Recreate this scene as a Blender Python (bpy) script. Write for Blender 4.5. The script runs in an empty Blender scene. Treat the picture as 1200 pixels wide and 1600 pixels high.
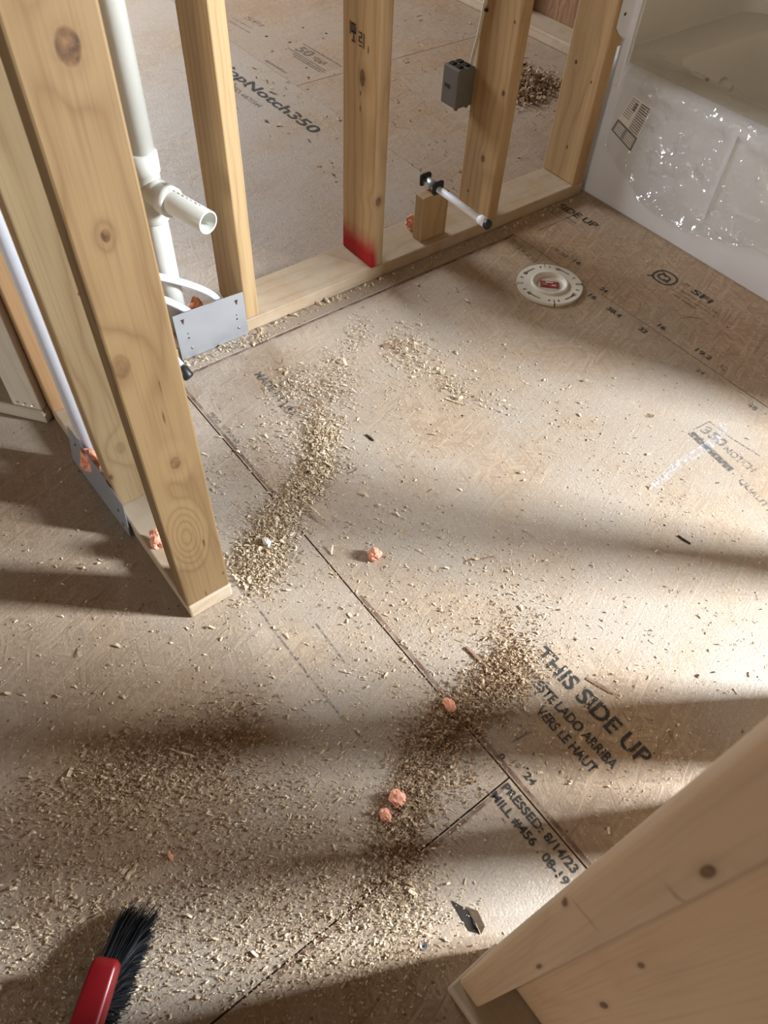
import bpy, bmesh, math, random
import numpy as np
from mathutils import Vector, Matrix, noise

sc = bpy.context.scene
random.seed(7)
rng = np.random.default_rng(7)

# ------------------------------------------------------------------ camera
def setup_camera():
    yaw, pit, roll, f = -0.70878, 0.91005, 0.07060, 1163.65
    cy, sy = math.cos(yaw), math.sin(yaw)
    fwd = Vector((-sy*math.cos(pit), cy*math.cos(pit), -math.sin(pit)))
    right = Vector((cy, sy, 0)); up = right.cross(fwd)
    r2 = math.cos(roll)*right + math.sin(roll)*up
    u2 = -math.sin(roll)*right + math.cos(roll)*up
    cam = bpy.data.cameras.new('camera')
    cam.sensor_fit = 'VERTICAL'; cam.sensor_height = 24; cam.lens = f*24/1600
    cam.clip_start = 0.02
    cam.dof.use_dof = True; cam.dof.focus_distance = 1.55; cam.dof.aperture_fstop = 5.5
    o = bpy.data.objects.new('camera', cam); sc.collection.objects.link(o)
    m = Matrix((r2, u2, -fwd)).transposed().to_4x4(); m.translation = (0, 0, 1.25)
    o.matrix_world = m
    sc.camera = o
setup_camera()

# ------------------------------------------------------------------ light
w = bpy.data.worlds.new('world'); sc.world = w; w.use_nodes = True
bg = w.node_tree.nodes['Background']
bg.inputs[0].default_value = (1.0, 0.70, 0.43, 1); bg.inputs[1].default_value = 0.078
def area(name, loc, rot, sx, sy, power, col):
    l = bpy.data.lights.new(name, 'AREA'); l.shape = 'RECTANGLE'; l.size = sx; l.size_y = sy
    l.energy = power; l.color = col
    o = bpy.data.objects.new(name, l); sc.collection.objects.link(o)
    o.location = loc; o.rotation_euler = rot
    return o
area('window_daylight', (2.71, -1.36, 1.66), (0, math.pi/2, 0), 0.84, 0.44, 640, (0.86, 0.94, 1.0))
area('far_left_window_daylight', (-3.0, 0.80, 0.72), (0, -math.pi/2, 0), 1.0, 0.5, 34, (1.0, 0.95, 0.88))
area('far_room_fill', (0.9, 4.7, 1.75), (math.radians(-62), 0, 0), 1.2, 1.0, 125, (0.90, 0.95, 1.0))  # unseen fill lamp, added and tilted down to brighten the far room floor
vs = sc.view_settings
vs.view_transform = 'Standard'; vs.look = 'None'; vs.exposure = 0.0; vs.gamma = 1.0; vs.use_curve_mapping = False

# ------------------------------------------------------------------ helpers
COL = sc.collection
def lab(o, label, cat, group=None, kind=None):
    o['label'] = label; o['category'] = cat
    if group: o['group'] = group
    if kind: o['kind'] = kind
    return o
def empty(name, loc=(0, 0, 0)):
    o = bpy.data.objects.new(name, None); COL.objects.link(o); o.location = loc
    o.empty_display_size = 0.05
    return o
def wloc(o):
    v = Vector(o.location)
    while o.parent: o = o.parent; v += o.location
    return v
def put(name, me, mat, parent=None, origin=(0, 0, 0), smooth=False):
    """link a mesh whose vertices are relative to `origin` (a world point)"""
    o = bpy.data.objects.new(name, me); COL.objects.link(o)
    if mat is not None: me.materials.append(mat)
    if parent is not None:
        o.parent = parent; o.location = Vector(origin) - wloc(parent)
    else:
        o.location = origin
    if smooth:
        for p in me.polygons: p.use_smooth = True
    return o
def bm_obj(name, bm, mat, parent=None, origin=(0, 0, 0), smooth=False):
    bmesh.ops.recalc_face_normals(bm, faces=bm.faces)
    me = bpy.data.meshes.new(name); bm.to_mesh(me); bm.free()
    return put(name, me, mat, parent, origin, smooth)
def add_box(bm, a, b, bev=0.0, seg=2):
    v = [bm.verts.new((x, y, z)) for x in (a[0], b[0]) for y in (a[1], b[1]) for z in (a[2], b[2])]
    fs = [bm.faces.new([v[i] for i in q]) for q in ((0,1,3,2),(4,6,7,5),(0,4,5,1),(2,3,7,6),(0,2,6,4),(1,5,7,3))]
    if bev:
        es = list({e for f in fs for e in f.edges})
        bmesh.ops.bevel(bm, geom=es, offset=bev, segments=seg, profile=0.5, affect='EDGES')
def box(name, a, b, mat, parent=None, bev=0.0, lean=(0, 0), seg=2):
    """box between world corners, origin at its base centre; lean shears the top in x,y per metre"""
    o = Vector(((a[0]+b[0])/2, (a[1]+b[1])/2, a[2]))
    bm = bmesh.new(); add_box(bm, Vector(a)-o, Vector(b)-o, bev, seg)
    if lean != (0, 0):
        for v in bm.verts: v.co.x += lean[0]*v.co.z; v.co.y += lean[1]*v.co.z
    return bm_obj(name, bm, mat, parent, o)
def frame_from(d):
    d = Vector(d).normalized()
    a = Vector((0, 0, 1)) if abs(d.z) < 0.9 else Vector((1, 0, 0))
    u = d.cross(a).normalized(); return u, d.cross(u).normalized()
def tube(bm, pts, rad, n=20, cap=True, closed_profile=None):
    """sweep along pts; rad a number or a list"""
    pts = [Vector(p) for p in pts]
    R = rad if isinstance(rad, (list, tuple)) else [rad]*len(pts)
    u0 = None; rings = []
    for i, p in enumerate(pts):
        d = (pts[min(i+1, len(pts)-1)] - pts[max(i-1, 0)]).normalized()
        if u0 is None: u, v = frame_from(d)
        else:
            u = (u0 - d*u0.dot(d)).normalized(); v = d.cross(u)
        u0 = u
        rings.append([bm.verts.new(p + R[i]*(math.cos(t)*u + math.sin(t)*v)) for t in (2*math.pi*k/n for k in range(n))])
    for a, b in zip(rings, rings[1:]):
        for k in range(n): bm.faces.new((a[k], a[(k+1) % n], b[(k+1) % n], b[k]))
    if cap:
        bm.faces.new(rings[0]); bm.faces.new(rings[-1])
def pipe_obj(name, pts, rad, mat, parent=None, origin=None, n=20, cap=True):
    origin = Vector(origin if origin is not None else pts[0])
    bm = bmesh.new(); tube(bm, [Vector(p)-origin for p in pts], rad, n, cap)
    o = bm_obj(name, bm, mat, parent, origin, True)
    return o
def open_pipe(name, a, b, ro, ri, mat, parent, n=28):
    """hollow pipe open at b"""
    a, b = Vector(a), Vector(b); d = (b-a).normalized(); u, v = frame_from(d)
    bm = bmesh.new(); prof = [(a, ro), (b - d*0.001, ro), (b, ro-0.0007), (b, ri+0.0005), (b-d*0.001, ri), (a, ri)]
    rings = [[bm.verts.new(p - a + r*(math.cos(t)*u+math.sin(t)*v)) for t in (2*math.pi*k/n for k in range(n))] for p, r in prof]
    for p, q in zip(rings, rings[1:]):
        for k in range(n): bm.faces.new((p[k], p[(k+1) % n], q[(k+1) % n], q[k]))
    bm.faces.new(rings[-1])
    return bm_obj(name, bm, mat, parent, a, True)
def spline(P, n=10):
    P = [Vector(p) for p in P]; Q = [P[0]*2-P[1]] + P + [P[-1]*2-P[-2]]; out = []
    for i in range(1, len(Q)-2):
        for k in range(n):
            t = k/n; a, b, c, d = Q[i-1], Q[i], Q[i+1], Q[i+2]
            out.append(0.5*((2*b)+(c-a)*t+(2*a-5*b+4*c-d)*t*t+(3*b-a-3*c+d)*t**3))
    return out + [P[-1]]

# ------------------------------------------------------------------ materials
class N:
    def __init__(s, name):
        s.m = bpy.data.materials.new(name); s.m.use_nodes = True
        s.t = s.m.node_tree; s.b = s.t.nodes['Principled BSDF']; s.out = s.t.nodes['Material Output']
    def n(s, typ, **kw):
        nd = s.t.nodes.new(typ)
        for k, v in kw.items(): setattr(nd, k, v)
        return nd
    def link(s, a, b): s.t.links.new(a, b)
    def setin(s, sock, v):
        if hasattr(v, 'links') or hasattr(v, 'is_linked'): s.link(v, sock)
        else: sock.default_value = v
    def math(s, op, a, b=None, c=None, clamp=False):
        nd = s.n('ShaderNodeMath', operation=op, use_clamp=clamp)
        for i, v in enumerate((a, b, c)):
            if v is not None: s.setin(nd.inputs[i], v)
        return nd.outputs[0]
    def vmath(s, op, a, b=None):
        nd = s.n('ShaderNodeVectorMath', operation=op)
        s.setin(nd.inputs[0], a)
        if b is not None: s.setin(nd.inputs[1], b)
        return nd.outputs['Value'] if op in ('LENGTH', 'DISTANCE', 'DOT_PRODUCT') else nd.outputs['Vector']
    def noise(s, vec, scale, detail=3, rough=0.55, dims='3D', dist=0.0):
        nd = s.n('ShaderNodeTexNoise', noise_dimensions=dims)
        s.link(vec, nd.inputs['Vector']); nd.inputs['Scale'].default_value = scale
        nd.inputs['Detail'].default_value = detail; nd.inputs['Roughness'].default_value = rough
        nd.inputs['Distortion'].default_value = dist
        return nd.outputs[0]
    def ramp(s, fac, stops, interp='LINEAR'):
        nd = s.n('ShaderNodeValToRGB'); cr = nd.color_ramp; cr.interpolation = interp
        while len(cr.elements) < len(stops): cr.elements.new(0.5)
        for e, (p, c) in zip(cr.elements, stops):
            e.position = p; e.color = (*c, 1) if len(c) == 3 else c
        s.link(fac, nd.inputs[0]); return nd.outputs[0]
    def mrange(s, v, a, b, c=0.0, d=1.0, smooth=True):
        nd = s.n('ShaderNodeMapRange'); nd.interpolation_type = 'SMOOTHSTEP' if smooth else 'LINEAR'
        s.link(v, nd.inputs['Value'])
        for k, x in (('From Min', a), ('From Max', b), ('To Min', c), ('To Max', d)): nd.inputs[k].default_value = x
        return nd.outputs[0]
    def mix(s, fac, a, b, blend='MIX'):
        nd = s.n('ShaderNodeMix', data_type='RGBA', blend_type=blend)
        s.setin(nd.inputs[0], fac)
        for i, v in ((6, a), (7, b)):
            if isinstance(v, tuple): nd.inputs[i].default_value = (*v, 1) if len(v) == 3 else v
            else: s.link(v, nd.inputs[i])
        return nd.outputs[2]
    def bump(s, h, strength, dist=0.001):
        nd = s.n('ShaderNodeBump'); nd.inputs['Strength'].default_value = strength; nd.inputs['Distance'].default_value = dist
        s.link(h, nd.inputs['Height']); s.link(nd.outputs[0], s.b.inputs['Normal'])
    def P(s, **kw):
        for k, v in kw.items():
            key = k.replace('_', ' ')
            if isinstance(v, tuple) and len(v) == 3: v = (*v, 1)
            s.setin(s.b.inputs[key], v)
        return s
    def obj(s): return s.n('ShaderNodeTexCoord').outputs['Object']
    def pos(s): return s.n('ShaderNodeNewGeometry').outputs['Position']

def plain(name, col, rough=0.5, metal=0.0, var=0.06, nscale=40, bump=0.0, spec=0.5, coat=0.0):
    m = N(name); p = m.obj(); nz = m.noise(p, nscale, 4)
    a = tuple(c*(1-var) for c in col); b = tuple(min(1, c*(1+var)) for c in col)
    m.P(Base_Color=m.ramp(nz, [(0.3, a), (0.7, b)]), Roughness=rough, Metallic=metal)
    m.b.inputs['Specular IOR Level'].default_value = spec
    if coat: m.b.inputs['Coat Weight'].default_value = coat; m.b.inputs['Coat Roughness'].default_value = 0.1
    if bump: m.bump(nz, bump, 0.002)
    return m.m

def wood(name, base=(0.58, 0.41, 0.235), dark=(0.46, 0.285, 0.135), pith=(0.03, -0.06), freq=90, knots=(), seed=0.0,
         paint=False, dust=0.0, contrast=1.0, axis='z'):
    m = N(name); p0 = m.obj()
    p = m.vmath('ADD', p0, (0.0, 0.0, seed))
    if axis == 'x':
        sp = m.n('ShaderNodeSeparateXYZ'); m.link(p0, sp.inputs[0]); cb = m.n('ShaderNodeCombineXYZ')
        m.link(sp.outputs[1], cb.inputs[0]); m.link(sp.outputs[2], cb.inputs[1]); m.link(sp.outputs[0], cb.inputs[2])
        p0 = cb.outputs[0]; p = m.vmath('ADD', p0, (0.0, 0.0, seed))
    if axis == 'y':
        sp = m.n('ShaderNodeSeparateXYZ'); m.link(p0, sp.inputs[0]); cb = m.n('ShaderNodeCombineXYZ')
        m.link(sp.outputs[0], cb.inputs[0]); m.link(sp.outputs[2], cb.inputs[1]); m.link(sp.outputs[1], cb.inputs[2])
        p0 = cb.outputs[0]; p = m.vmath('ADD', p0, (0.0, 0.0, seed))
    q = m.vmath('MULTIPLY', p, (7.0, 7.0, 1.6))
    warp = m.noise(q, 1.0, 3, 0.5)
    xy = m.vmath('MULTIPLY', m.vmath('SUBTRACT', p0, (pith[0], pith[1], 0)), (1, 1, 0))
    ring = m.math('ADD', m.math('MULTIPLY', m.vmath('LENGTH', xy), freq), m.math('MULTIPLY', warp, 9.0))
    kmask = None; kcore = None
    for (kx, ky, kz, rx, ry, rz, amp, dk) in knots:
        d = m.vmath('LENGTH', m.vmath('DIVIDE', m.vmath('SUBTRACT', p0, (kx, ky, kz)), (rx, ry, rz)))
        ring = m.math('ADD', ring, m.mrange(d, 0.0, 4.0 if dk > 0 else 7.0, amp*(0.5 if dk > 0 else 1.0), 0.0))
        if dk > 0:
            k = m.mrange(d, 0.75, 1.1, dk, 0.0)
            kmask = k if kmask is None else m.math('MAXIMUM', kmask, k)
            hal = m.mrange(d, 0.8, 2.2, 0.22*dk, 0.0)
            kmask = m.math('MAXIMUM', kmask, hal)
    wave = m.math('PINGPONG', ring, 1.0)
    wave = m.math('POWER', wave, 3.0)
    fib = m.noise(m.vmath('MULTIPLY', p, (260.0, 260.0, 5.0)), 1.0, 2)
    big = m.noise(m.vmath('MULTIPLY', p, (9.0, 9.0, 2.2)), 1.0, 3)
    lo = tuple(b*(1-0.5*contrast)+d*0.5*contrast for b, d in zip(base, dark))
    col = m.mix(m.math('MULTIPLY', wave, m.mrange(big, 0.3, 0.7, 0.35*contrast, 0.8*contrast)), base, dark)
    col = m.mix(m.mrange(big, 0.35, 0.75, 0.0, 0.4), col, lo)
    col = m.mix(m.math('MULTIPLY', m.mrange(fib, 0.45, 0.75), 0.28), col, tuple(c*0.75 for c in dark))
    if kmask is not None:
        kcol = m.ramp(m.noise(m.vmath('MULTIPLY', p, (90., 90., 90.)), 1.0, 3), [(0.35, (0.05, 0.022, 0.010)), (0.7, (0.15, 0.075, 0.030))])
        col = m.mix(kmask, col, kcol)
    if dust:
        col = m.mix(m.mrange(m.noise(p0, 14, 5, 0.65), 0.35, 0.65, dust*0.35, dust), col, (0.50, 0.43, 0.35))
    if paint:
        sp = m.n('ShaderNodeSeparateXYZ'); m.link(p0, sp.inputs[0])
        zz = m.math('ADD', sp.outputs[2], m.math('MULTIPLY', m.noise(p0, 30, 3), 0.03))
        mz = m.mrange(zz, 0.045, 0.125, 1.0, 0.0)
        my = m.mrange(m.math('ADD', sp.outputs[0], m.math('MULTIPLY', sp.outputs[2], 0.12)), -0.012, 0.012, 1.0, 0.0)
        col = m.mix(m.math('MULTIPLY', mz, my), col, (0.36, 0.010, 0.012))
    m.P(Base_Color=col, Roughness=0.62)
    m.b.inputs['Specular IOR Level'].default_value = 0.3
    m.bump(m.math('ADD', m.math('MULTIPLY', wave, 0.5), fib), 0.25, 0.0006)
    return m.m

def osb(name, dust=0.5, tint=(1, 1, 1), vertical=False):
    m = N(name)
    p = m.pos()
    rnd = m.n('ShaderNodeObjectInfo').outputs['Random']
    off = m.n('ShaderNodeCombineXYZ'); m.link(m.math('MULTIPLY', rnd, 37.0), off.inputs[0]); m.link(m.math('MULTIPLY', rnd, 11.0), off.inputs[1])
    if vertical:
        sp = m.n('ShaderNodeSeparateXYZ'); m.link(p, sp.inputs[0]); cb = m.n('ShaderNodeCombineXYZ')
        m.link(sp.outputs[2], cb.inputs[0]); m.link(sp.outputs[1], cb.inputs[1]); p = cb.outputs[0]
    p = m.vmath('ADD', p, off.outputs[0])
    wn = m.n('ShaderNodeTexNoise'); m.link(p, wn.inputs['Vector']); wn.inputs['Scale'].default_value = 6; wn.inputs['Detail'].default_value = 2
    pw = m.vmath('ADD', p, m.vmath('MULTIPLY', m.vmath('SUBTRACT', wn.outputs['Color'], (0.5, 0.5, 0.5)), (0.05, 0.05, 0.0)))
    def layer(ang, L, W, o):
        mp = m.n('ShaderNodeMapping', vector_type='POINT'); m.link(pw, mp.inputs['Vector'])
        mp.inputs['Rotation'].default_value = (0, 0, ang); mp.inputs['Location'].default_value = (o, o*0.7, 0)
        sc_ = m.vmath('MULTIPLY', mp.outputs[0], (1/L, 1/W, 0.0))
        v = m.n('ShaderNodeTexVoronoi', voronoi_dimensions='2D', feature='F1'); m.link(sc_, v.inputs['Vector']); v.inputs['Scale'].default_value = 1.0
        sp = m.n('ShaderNodeSeparateColor'); m.link(v.outputs['Color'], sp.inputs[0])
        fib = m.noise(m.vmath('MULTIPLY', mp.outputs[0], (9.0, 210.0, 0.0)), 1.0, 2, dims='2D')
        tone = m.math('ADD', m.math('MULTIPLY', sp.outputs[0], 0.42), m.math('MULTIPLY', fib, 0.62))
        return tone, sp.outputs[1], v.outputs['Distance']
    if vertical:
        A = layer(0.05, 0.09, 0.010, 1.3); B = layer(0.25, 0.07, 0.012, 4.1); C = layer(-0.2, 0.1, 0.014, 7.7)
    else:
        A = layer(0.75, 0.045, 0.0055, 1.3); B = layer(1.85, 0.038, 0.005, 4.1); C = layer(2.85, 0.05, 0.006, 7.7)
    pick1 = m.math('GREATER_THAN', B[1], 0.52); pick2 = m.math('GREATER_THAN', C[1], 0.66)
    def fmix(f, a, b):
        return m.math('ADD', m.math('MULTIPLY', a, m.math('SUBTRACT', 1.0, f)), m.math('MULTIPLY', b, f))
    tone = fmix(pick2, fmix(pick1, A[0], B[0]), C[0])
    col = m.ramp(tone, [(0.12, tuple(0.20*c*t for c, t in zip((1.0, 0.59, 0.29), tint))),
                        (0.40, tuple(0.31*c*t for c, t in zip((1.0, 0.64, 0.36), tint))),
                        (0.62, tuple(0.40*c*t for c, t in zip((1.0, 0.68, 0.41), tint))),
                        (0.95, tuple(0.54*c*t for c, t in zip((1.0, 0.73, 0.48), tint)))])
    bigv = m.noise(p, 2.4, 4, 0.6)
    col = m.mix(m.mrange(bigv, 0.35, 0.7, 0.0, 0.35), col, tuple(0.24*c*t for c, t in zip((1, 0.66, 0.42), tint)))
    if dust:
        dn = m.noise(p, 3.1, 5, 0.62)
        fac = m.mrange(dn, 0.30, 0.62, dust*0.35, dust)
        if not vertical:   # less dust colour round the flange, tub, printed panel edge and doorway
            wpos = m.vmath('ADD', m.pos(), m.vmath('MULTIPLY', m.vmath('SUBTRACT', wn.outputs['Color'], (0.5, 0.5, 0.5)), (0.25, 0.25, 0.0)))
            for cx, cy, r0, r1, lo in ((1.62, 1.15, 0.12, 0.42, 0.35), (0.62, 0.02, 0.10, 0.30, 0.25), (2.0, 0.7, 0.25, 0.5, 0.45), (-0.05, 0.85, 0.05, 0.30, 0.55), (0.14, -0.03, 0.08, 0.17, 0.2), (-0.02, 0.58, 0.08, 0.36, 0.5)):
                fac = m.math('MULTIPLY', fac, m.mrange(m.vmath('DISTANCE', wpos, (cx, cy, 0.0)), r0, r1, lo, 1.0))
        fine = m.noise(p, 330, 2, 0.6)
        dcol = m.ramp(fine, [(0.3, (0.315, 0.262, 0.215)), (0.7, (0.45, 0.388, 0.328))])
        col = m.mix(fac, col, dcol)
        # single pale flecks of sawdust, too fine to be geometry
        v = m.n('ShaderNodeTexVoronoi', voronoi_dimensions='2D', feature='F1'); m.link(p, v.inputs['Vector']); v.inputs['Scale'].default_value = 95
        sp = m.n('ShaderNodeSeparateColor'); m.link(v.outputs['Color'], sp.inputs[0])
        fl = m.math('MULTIPLY', m.math('LESS_THAN', v.outputs['Distance'], 0.17), m.math('GREATER_THAN', sp.outputs[0], 0.72))
        col = m.mix(m.math('MULTIPLY', fl, 0.28), col, (0.66, 0.55, 0.42))
        v2 = m.n('ShaderNodeTexVoronoi', voronoi_dimensions='2D', feature='F1'); m.link(p, v2.inputs['Vector']); v2.inputs['Scale'].default_value = 26
        sp2 = m.n('ShaderNodeSeparateColor'); m.link(v2.outputs['Color'], sp2.inputs[0])
        fd = m.math('MULTIPLY', m.math('LESS_THAN', v2.outputs['Distance'], 0.06), m.math('GREATER_THAN', sp2.outputs[1], 0.75))
        col = m.mix(m.math('MULTIPLY', fd, 0.7), col, (0.06, 0.04, 0.03))
    m.P(Base_Color=col, Roughness=m.mrange(tone, 0.2, 0.9, 0.55, 0.38))
    m.b.inputs['Specular IOR Level'].default_value = 0.6
    m.bump(m.math('ADD', tone, m.math('MULTIPLY', m.noise(p, 230, 4, 0.7), 1.3)), 0.55, 0.0016)
    return m.m

def ink(name, col=(0.03, 0.028, 0.027), lo=0.36, hi=0.52, a=0.15, b=0.95, sc_=140):
    m = N(name); nz = m.noise(m.pos(), sc_, 4, 0.65)
    m.P(Base_Color=(*col, 1), Roughness=0.6, Alpha=m.mrange(nz, lo, hi, a, b))
    return m.m

M = {}
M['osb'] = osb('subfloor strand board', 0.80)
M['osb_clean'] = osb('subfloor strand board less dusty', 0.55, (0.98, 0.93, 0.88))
M['osb_wall'] = osb('wall sheathing strand board', 0, (0.72, 0.55, 0.45), True)
M['gap'] = plain('brown tongue in the panel joint', (0.085, 0.036, 0.025), 0.9)
M['ink'] = ink('black stencil ink', lo=0.33, hi=0.45, a=0.3)
M['inkf'] = ink('faded grey stencil ink', (0.10, 0.095, 0.09), 0.36, 0.60, 0.1, 0.85)
M['inkd'] = ink('dusty grey stencil ink', (0.13, 0.12, 0.115), 0.40, 0.62, 0.05, 0.8)
M['chalk'] = ink('red brown chalk line', (0.15, 0.055, 0.04), 0.30, 0.75, 0.1, 0.75, 25)
M['pvc'] = plain('white pvc', (0.60, 0.59, 0.54), 0.32, var=0.03, nscale=12)
M['pex'] = plain('translucent white pex tube', (0.76, 0.78, 0.86), 0.25, var=0.03)
M['pipe'] = plain('white plastic pipe', (0.74, 0.77, 0.86), 0.55, var=0.03)
M['pipe_in'] = plain('grey green inside of pipe', (0.42, 0.44, 0.36), 0.5)
M['black'] = plain('black rubber', (0.012, 0.012, 0.013), 0.45)
M['steel'] = plain('galvanised steel', (0.50, 0.52, 0.56), 0.42, 0.75, 0.06, 8, spec=0.5)
M['steel2'] = plain('dull grey steel', (0.36, 0.38, 0.42), 0.5, 0.6, 0.08, 10)
M['hole'] = plain('dark hole', (0.02, 0.014, 0.011), 0.9)
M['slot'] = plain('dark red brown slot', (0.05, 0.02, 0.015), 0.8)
M['foam'] = plain('orange spray foam', (0.80, 0.36, 0.24), 0.75, 0, 0.16, 60, 0.6)
M['foam2'] = plain('amber spray foam', (0.62, 0.22, 0.08), 0.55, 0, 0.25, 60, 0.6)
M['box'] = plain('grey plastic', (0.145, 0.135, 0.12), 0.5, var=0.06)
M['cable'] = plain('white cable sheath', (0.62, 0.56, 0.46), 0.45)
M['acrylic'] = plain('shade toned white acrylic', (0.70, 0.68, 0.65), 0.16, var=0.015, nscale=3, spec=0.5)  # white tub; the shade of its interior is put into this colour
M['apron'] = plain('white acrylic skirt', (0.72, 0.75, 0.83), 0.3, var=0.02, nscale=3)
M['paper'] = plain('white paper label', (0.90, 0.88, 0.90), 0.5, var=0.02)
M['print'] = plain('grey print', (0.10, 0.10, 0.10), 0.6)
M['print2'] = plain('pale grey print', (0.27, 0.26, 0.28), 0.6)
M['flange'] = plain('beige white plastic', (0.62, 0.585, 0.52), 0.45, var=0.04)
M['flange2'] = plain('grey beige plastic', (0.46, 0.41, 0.35), 0.5)
M['redlab'] = plain('dark red label', (0.22, 0.035, 0.03), 0.5, var=0.5, nscale=90)
M['red'] = plain('glossy red plastic', (0.15, 0.003, 0.006), 0.35, var=0.04)
M['bristle'] = plain('black bristle', (0.0035, 0.0038, 0.005), 0.6, spec=0.2)
M['stick'] = plain('brown splinter wood', (0.22, 0.135, 0.085), 0.8, 0, 0.3, 60, 0.4)
M['screw'] = plain('grey screw steel', (0.35, 0.35, 0.35), 0.4, 0.8)
M['tuft'] = plain('white fluff', (0.75, 0.74, 0.70), 0.9)

def film_mat():
    m = N('clear plastic film'); t = m.t; t.nodes.remove(m.b)
    p = m.obj(); nw = m.n('ShaderNodeTexNoise'); m.link(p, nw.inputs['Vector']); nw.inputs['Scale'].default_value = 7
    pw = m.vmath('ADD', p, m.vmath('MULTIPLY', nw.outputs['Color'], (0.12, 0.12, 0.12)))
    def crumple(sc_):
        v = m.n('ShaderNodeTexVoronoi', feature='F1'); m.link(pw, v.inputs['Vector']); v.inputs['Scale'].default_value = sc_
        return m.math('DIVIDE', v.outputs['Distance'], sc_)
    nz = m.noise(p, 9, 3, 0.55); sel = m.mrange(nz, 0.53, 0.66)
    sp = m.n('ShaderNodeSeparateXYZ'); m.link(p, sp.inputs[0])
    rim = m.mrange(m.math('ABSOLUTE', m.math('SUBTRACT', sp.outputs[2], 0.315)), 0.0, 0.05, 1.0, 0.0)
    low = m.mrange(sp.outputs[2], 0.01, 0.075, 1.0, 0.0)
    sel = m.math('MAXIMUM', m.math('MULTIPLY', sel, 0.7), m.math('MULTIPLY', m.math('MAXIMUM', rim, low), 0.85))
    hgt = m.math('MULTIPLY', sel, m.math('ADD', m.math('MULTIPLY', crumple(11.0), 0.6), m.math('MULTIPLY', crumple(30.0), 0.6)))
    hgt = m.math('ADD', hgt, m.math('MULTIPLY', m.noise(p, 16, 3, 0.6), 0.010))
    bp = m.n('ShaderNodeBump'); bp.inputs['Strength'].default_value = 1.0; bp.inputs['Distance'].default_value = 1.0
    m.link(hgt, bp.inputs['Height'])
    gl = m.n('ShaderNodeBsdfGlossy'); gl.inputs['Roughness'].default_value = 0.10; gl.inputs['Color'].default_value = (1, 1, 1, 1)
    m.link(bp.outputs[0], gl.inputs['Normal'])
    tr = m.n('ShaderNodeBsdfTransparent'); tr.inputs[0].default_value = (0.985, 0.985, 0.97, 1)
    df = m.n('ShaderNodeBsdfDiffuse'); df.inputs[0].default_value = (0.78, 0.79, 0.76, 1)
    fr = m.n('ShaderNodeFresnel'); fr.inputs['IOR'].default_value = 1.45; m.link(bp.outputs[0], fr.inputs['Normal'])
    a = m.n('ShaderNodeMixShader'); a.inputs[0].default_value = 0.07; m.link(tr.outputs[0], a.inputs[1]); m.link(df.outputs[0], a.inputs[2])
    b = m.n('ShaderNodeMixShader'); m.link(m.math('ADD', m.math('MULTIPLY', fr.outputs[0], 0.25), 0.065, clamp=True), b.inputs[0])
    m.link(a.outputs[0], b.inputs[1]); m.link(gl.outputs[0], b.inputs[2]); m.link(b.outputs[0], m.out.inputs['Surface'])
    return m.m
M['film'] = film_mat()

def shaving_mat(name, a, b, c):
    m = N(name); nz = m.noise(m.pos(), 120, 1, 0.5)
    m.P(Base_Color=m.ramp(nz, [(0.30, a), (0.5, b), (0.68, c)]), Roughness=0.75)
    m.b.inputs['Specular IOR Level'].default_value = 0.25
    return m.m
M['saw'] = shaving_mat('pine shavings', (0.36, 0.25, 0.15), (0.56, 0.43, 0.29), (0.72, 0.60, 0.44))
M['saw_dark'] = shaving_mat('brown shavings', (0.20, 0.12, 0.065), (0.38, 0.255, 0.155), (0.60, 0.45, 0.30))

# ================================================================== FLOOR
BX = 2.92
floor_base = box('floor', (-3.2, -2.6, -0.05), (BX, 6.2, -0.0035), M['gap'])
lab(floor_base, 'strand board subfloor littered with sawdust under the stud walls', 'floor', kind='structure')
panels = {}
def panel(key, x0, x1, y0, y1, mat):
    g = 0.0014
    o = box('floor_panel', (x0+g, y0+g, -0.0033), (x1-g, y1-g, 0.0), mat, floor_base, 0.0006, seg=1)
    panels[key] = o
    return o
xs = [-3.2, -1.82, -0.68, 0.462, 1.602, 2.742, BX]
cuts = {0: [-2.6, -0.9, 1.5, 3.9, 6.2], 1: [-2.6, 1.36, 3.8, 6.2], 2: [-2.6, 0.168, 2.6, 5.0, 6.2],
        3: [-2.6, -1.08, 1.357, 3.79, 6.2], 4: [-2.6, 0.11-0.45, 2.548, 4.98, 6.2], 5: [-2.6, 1.3, 6.2]}
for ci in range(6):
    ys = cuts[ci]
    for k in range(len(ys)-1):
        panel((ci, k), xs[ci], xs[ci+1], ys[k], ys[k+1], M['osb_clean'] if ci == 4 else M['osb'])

def flat_strip(name, pts, w_, mat, parent, z=0.0008):
    """thin printed or chalked line on the floor"""
    bm = bmesh.new(); pts = [Vector((x, y, 0)) for x, y in pts]; prev = None
    for i, p in enumerate(pts):
        d = (pts[min(i+1, len(pts)-1)] - pts[max(i-1, 0)]).normalized(); n_ = Vector((-d.y, d.x, 0))*w_/2
        cur = [bm.verts.new(p+n_-pts[0]), bm.verts.new(p-n_-pts[0])]
        if prev: bm.faces.new((prev[0], prev[1], cur[1], cur[0]))
        prev = cur
    return bm_obj(name, bm, mat, parent, (pts[0].x, pts[0].y, z))
MA, MB_, MC, MD = panels[(3, 1)], panels[(2, 0)], panels[(4, 1)], panels[(3, 2)]
flat_strip('chalk_line', [(0.47, 1.351), (1.0, 1.3515), (1.6, 1.350)], 0.007, M['chalk'], MA)
flat_strip('chalk_line', [(0.470, -0.10), (0.470, 0.45), (0.4695, 0.60)], 0.007, M['chalk'], MA)
flat_strip('chalk_line', [(0.4705, 0.86), (0.470, 1.33)], 0.007, M['chalk'], MA)
flat_strip('chalk_line', [(0.0, 0.161), (0.45, 0.161)], 0.007, M['chalk'], MB_)
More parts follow.
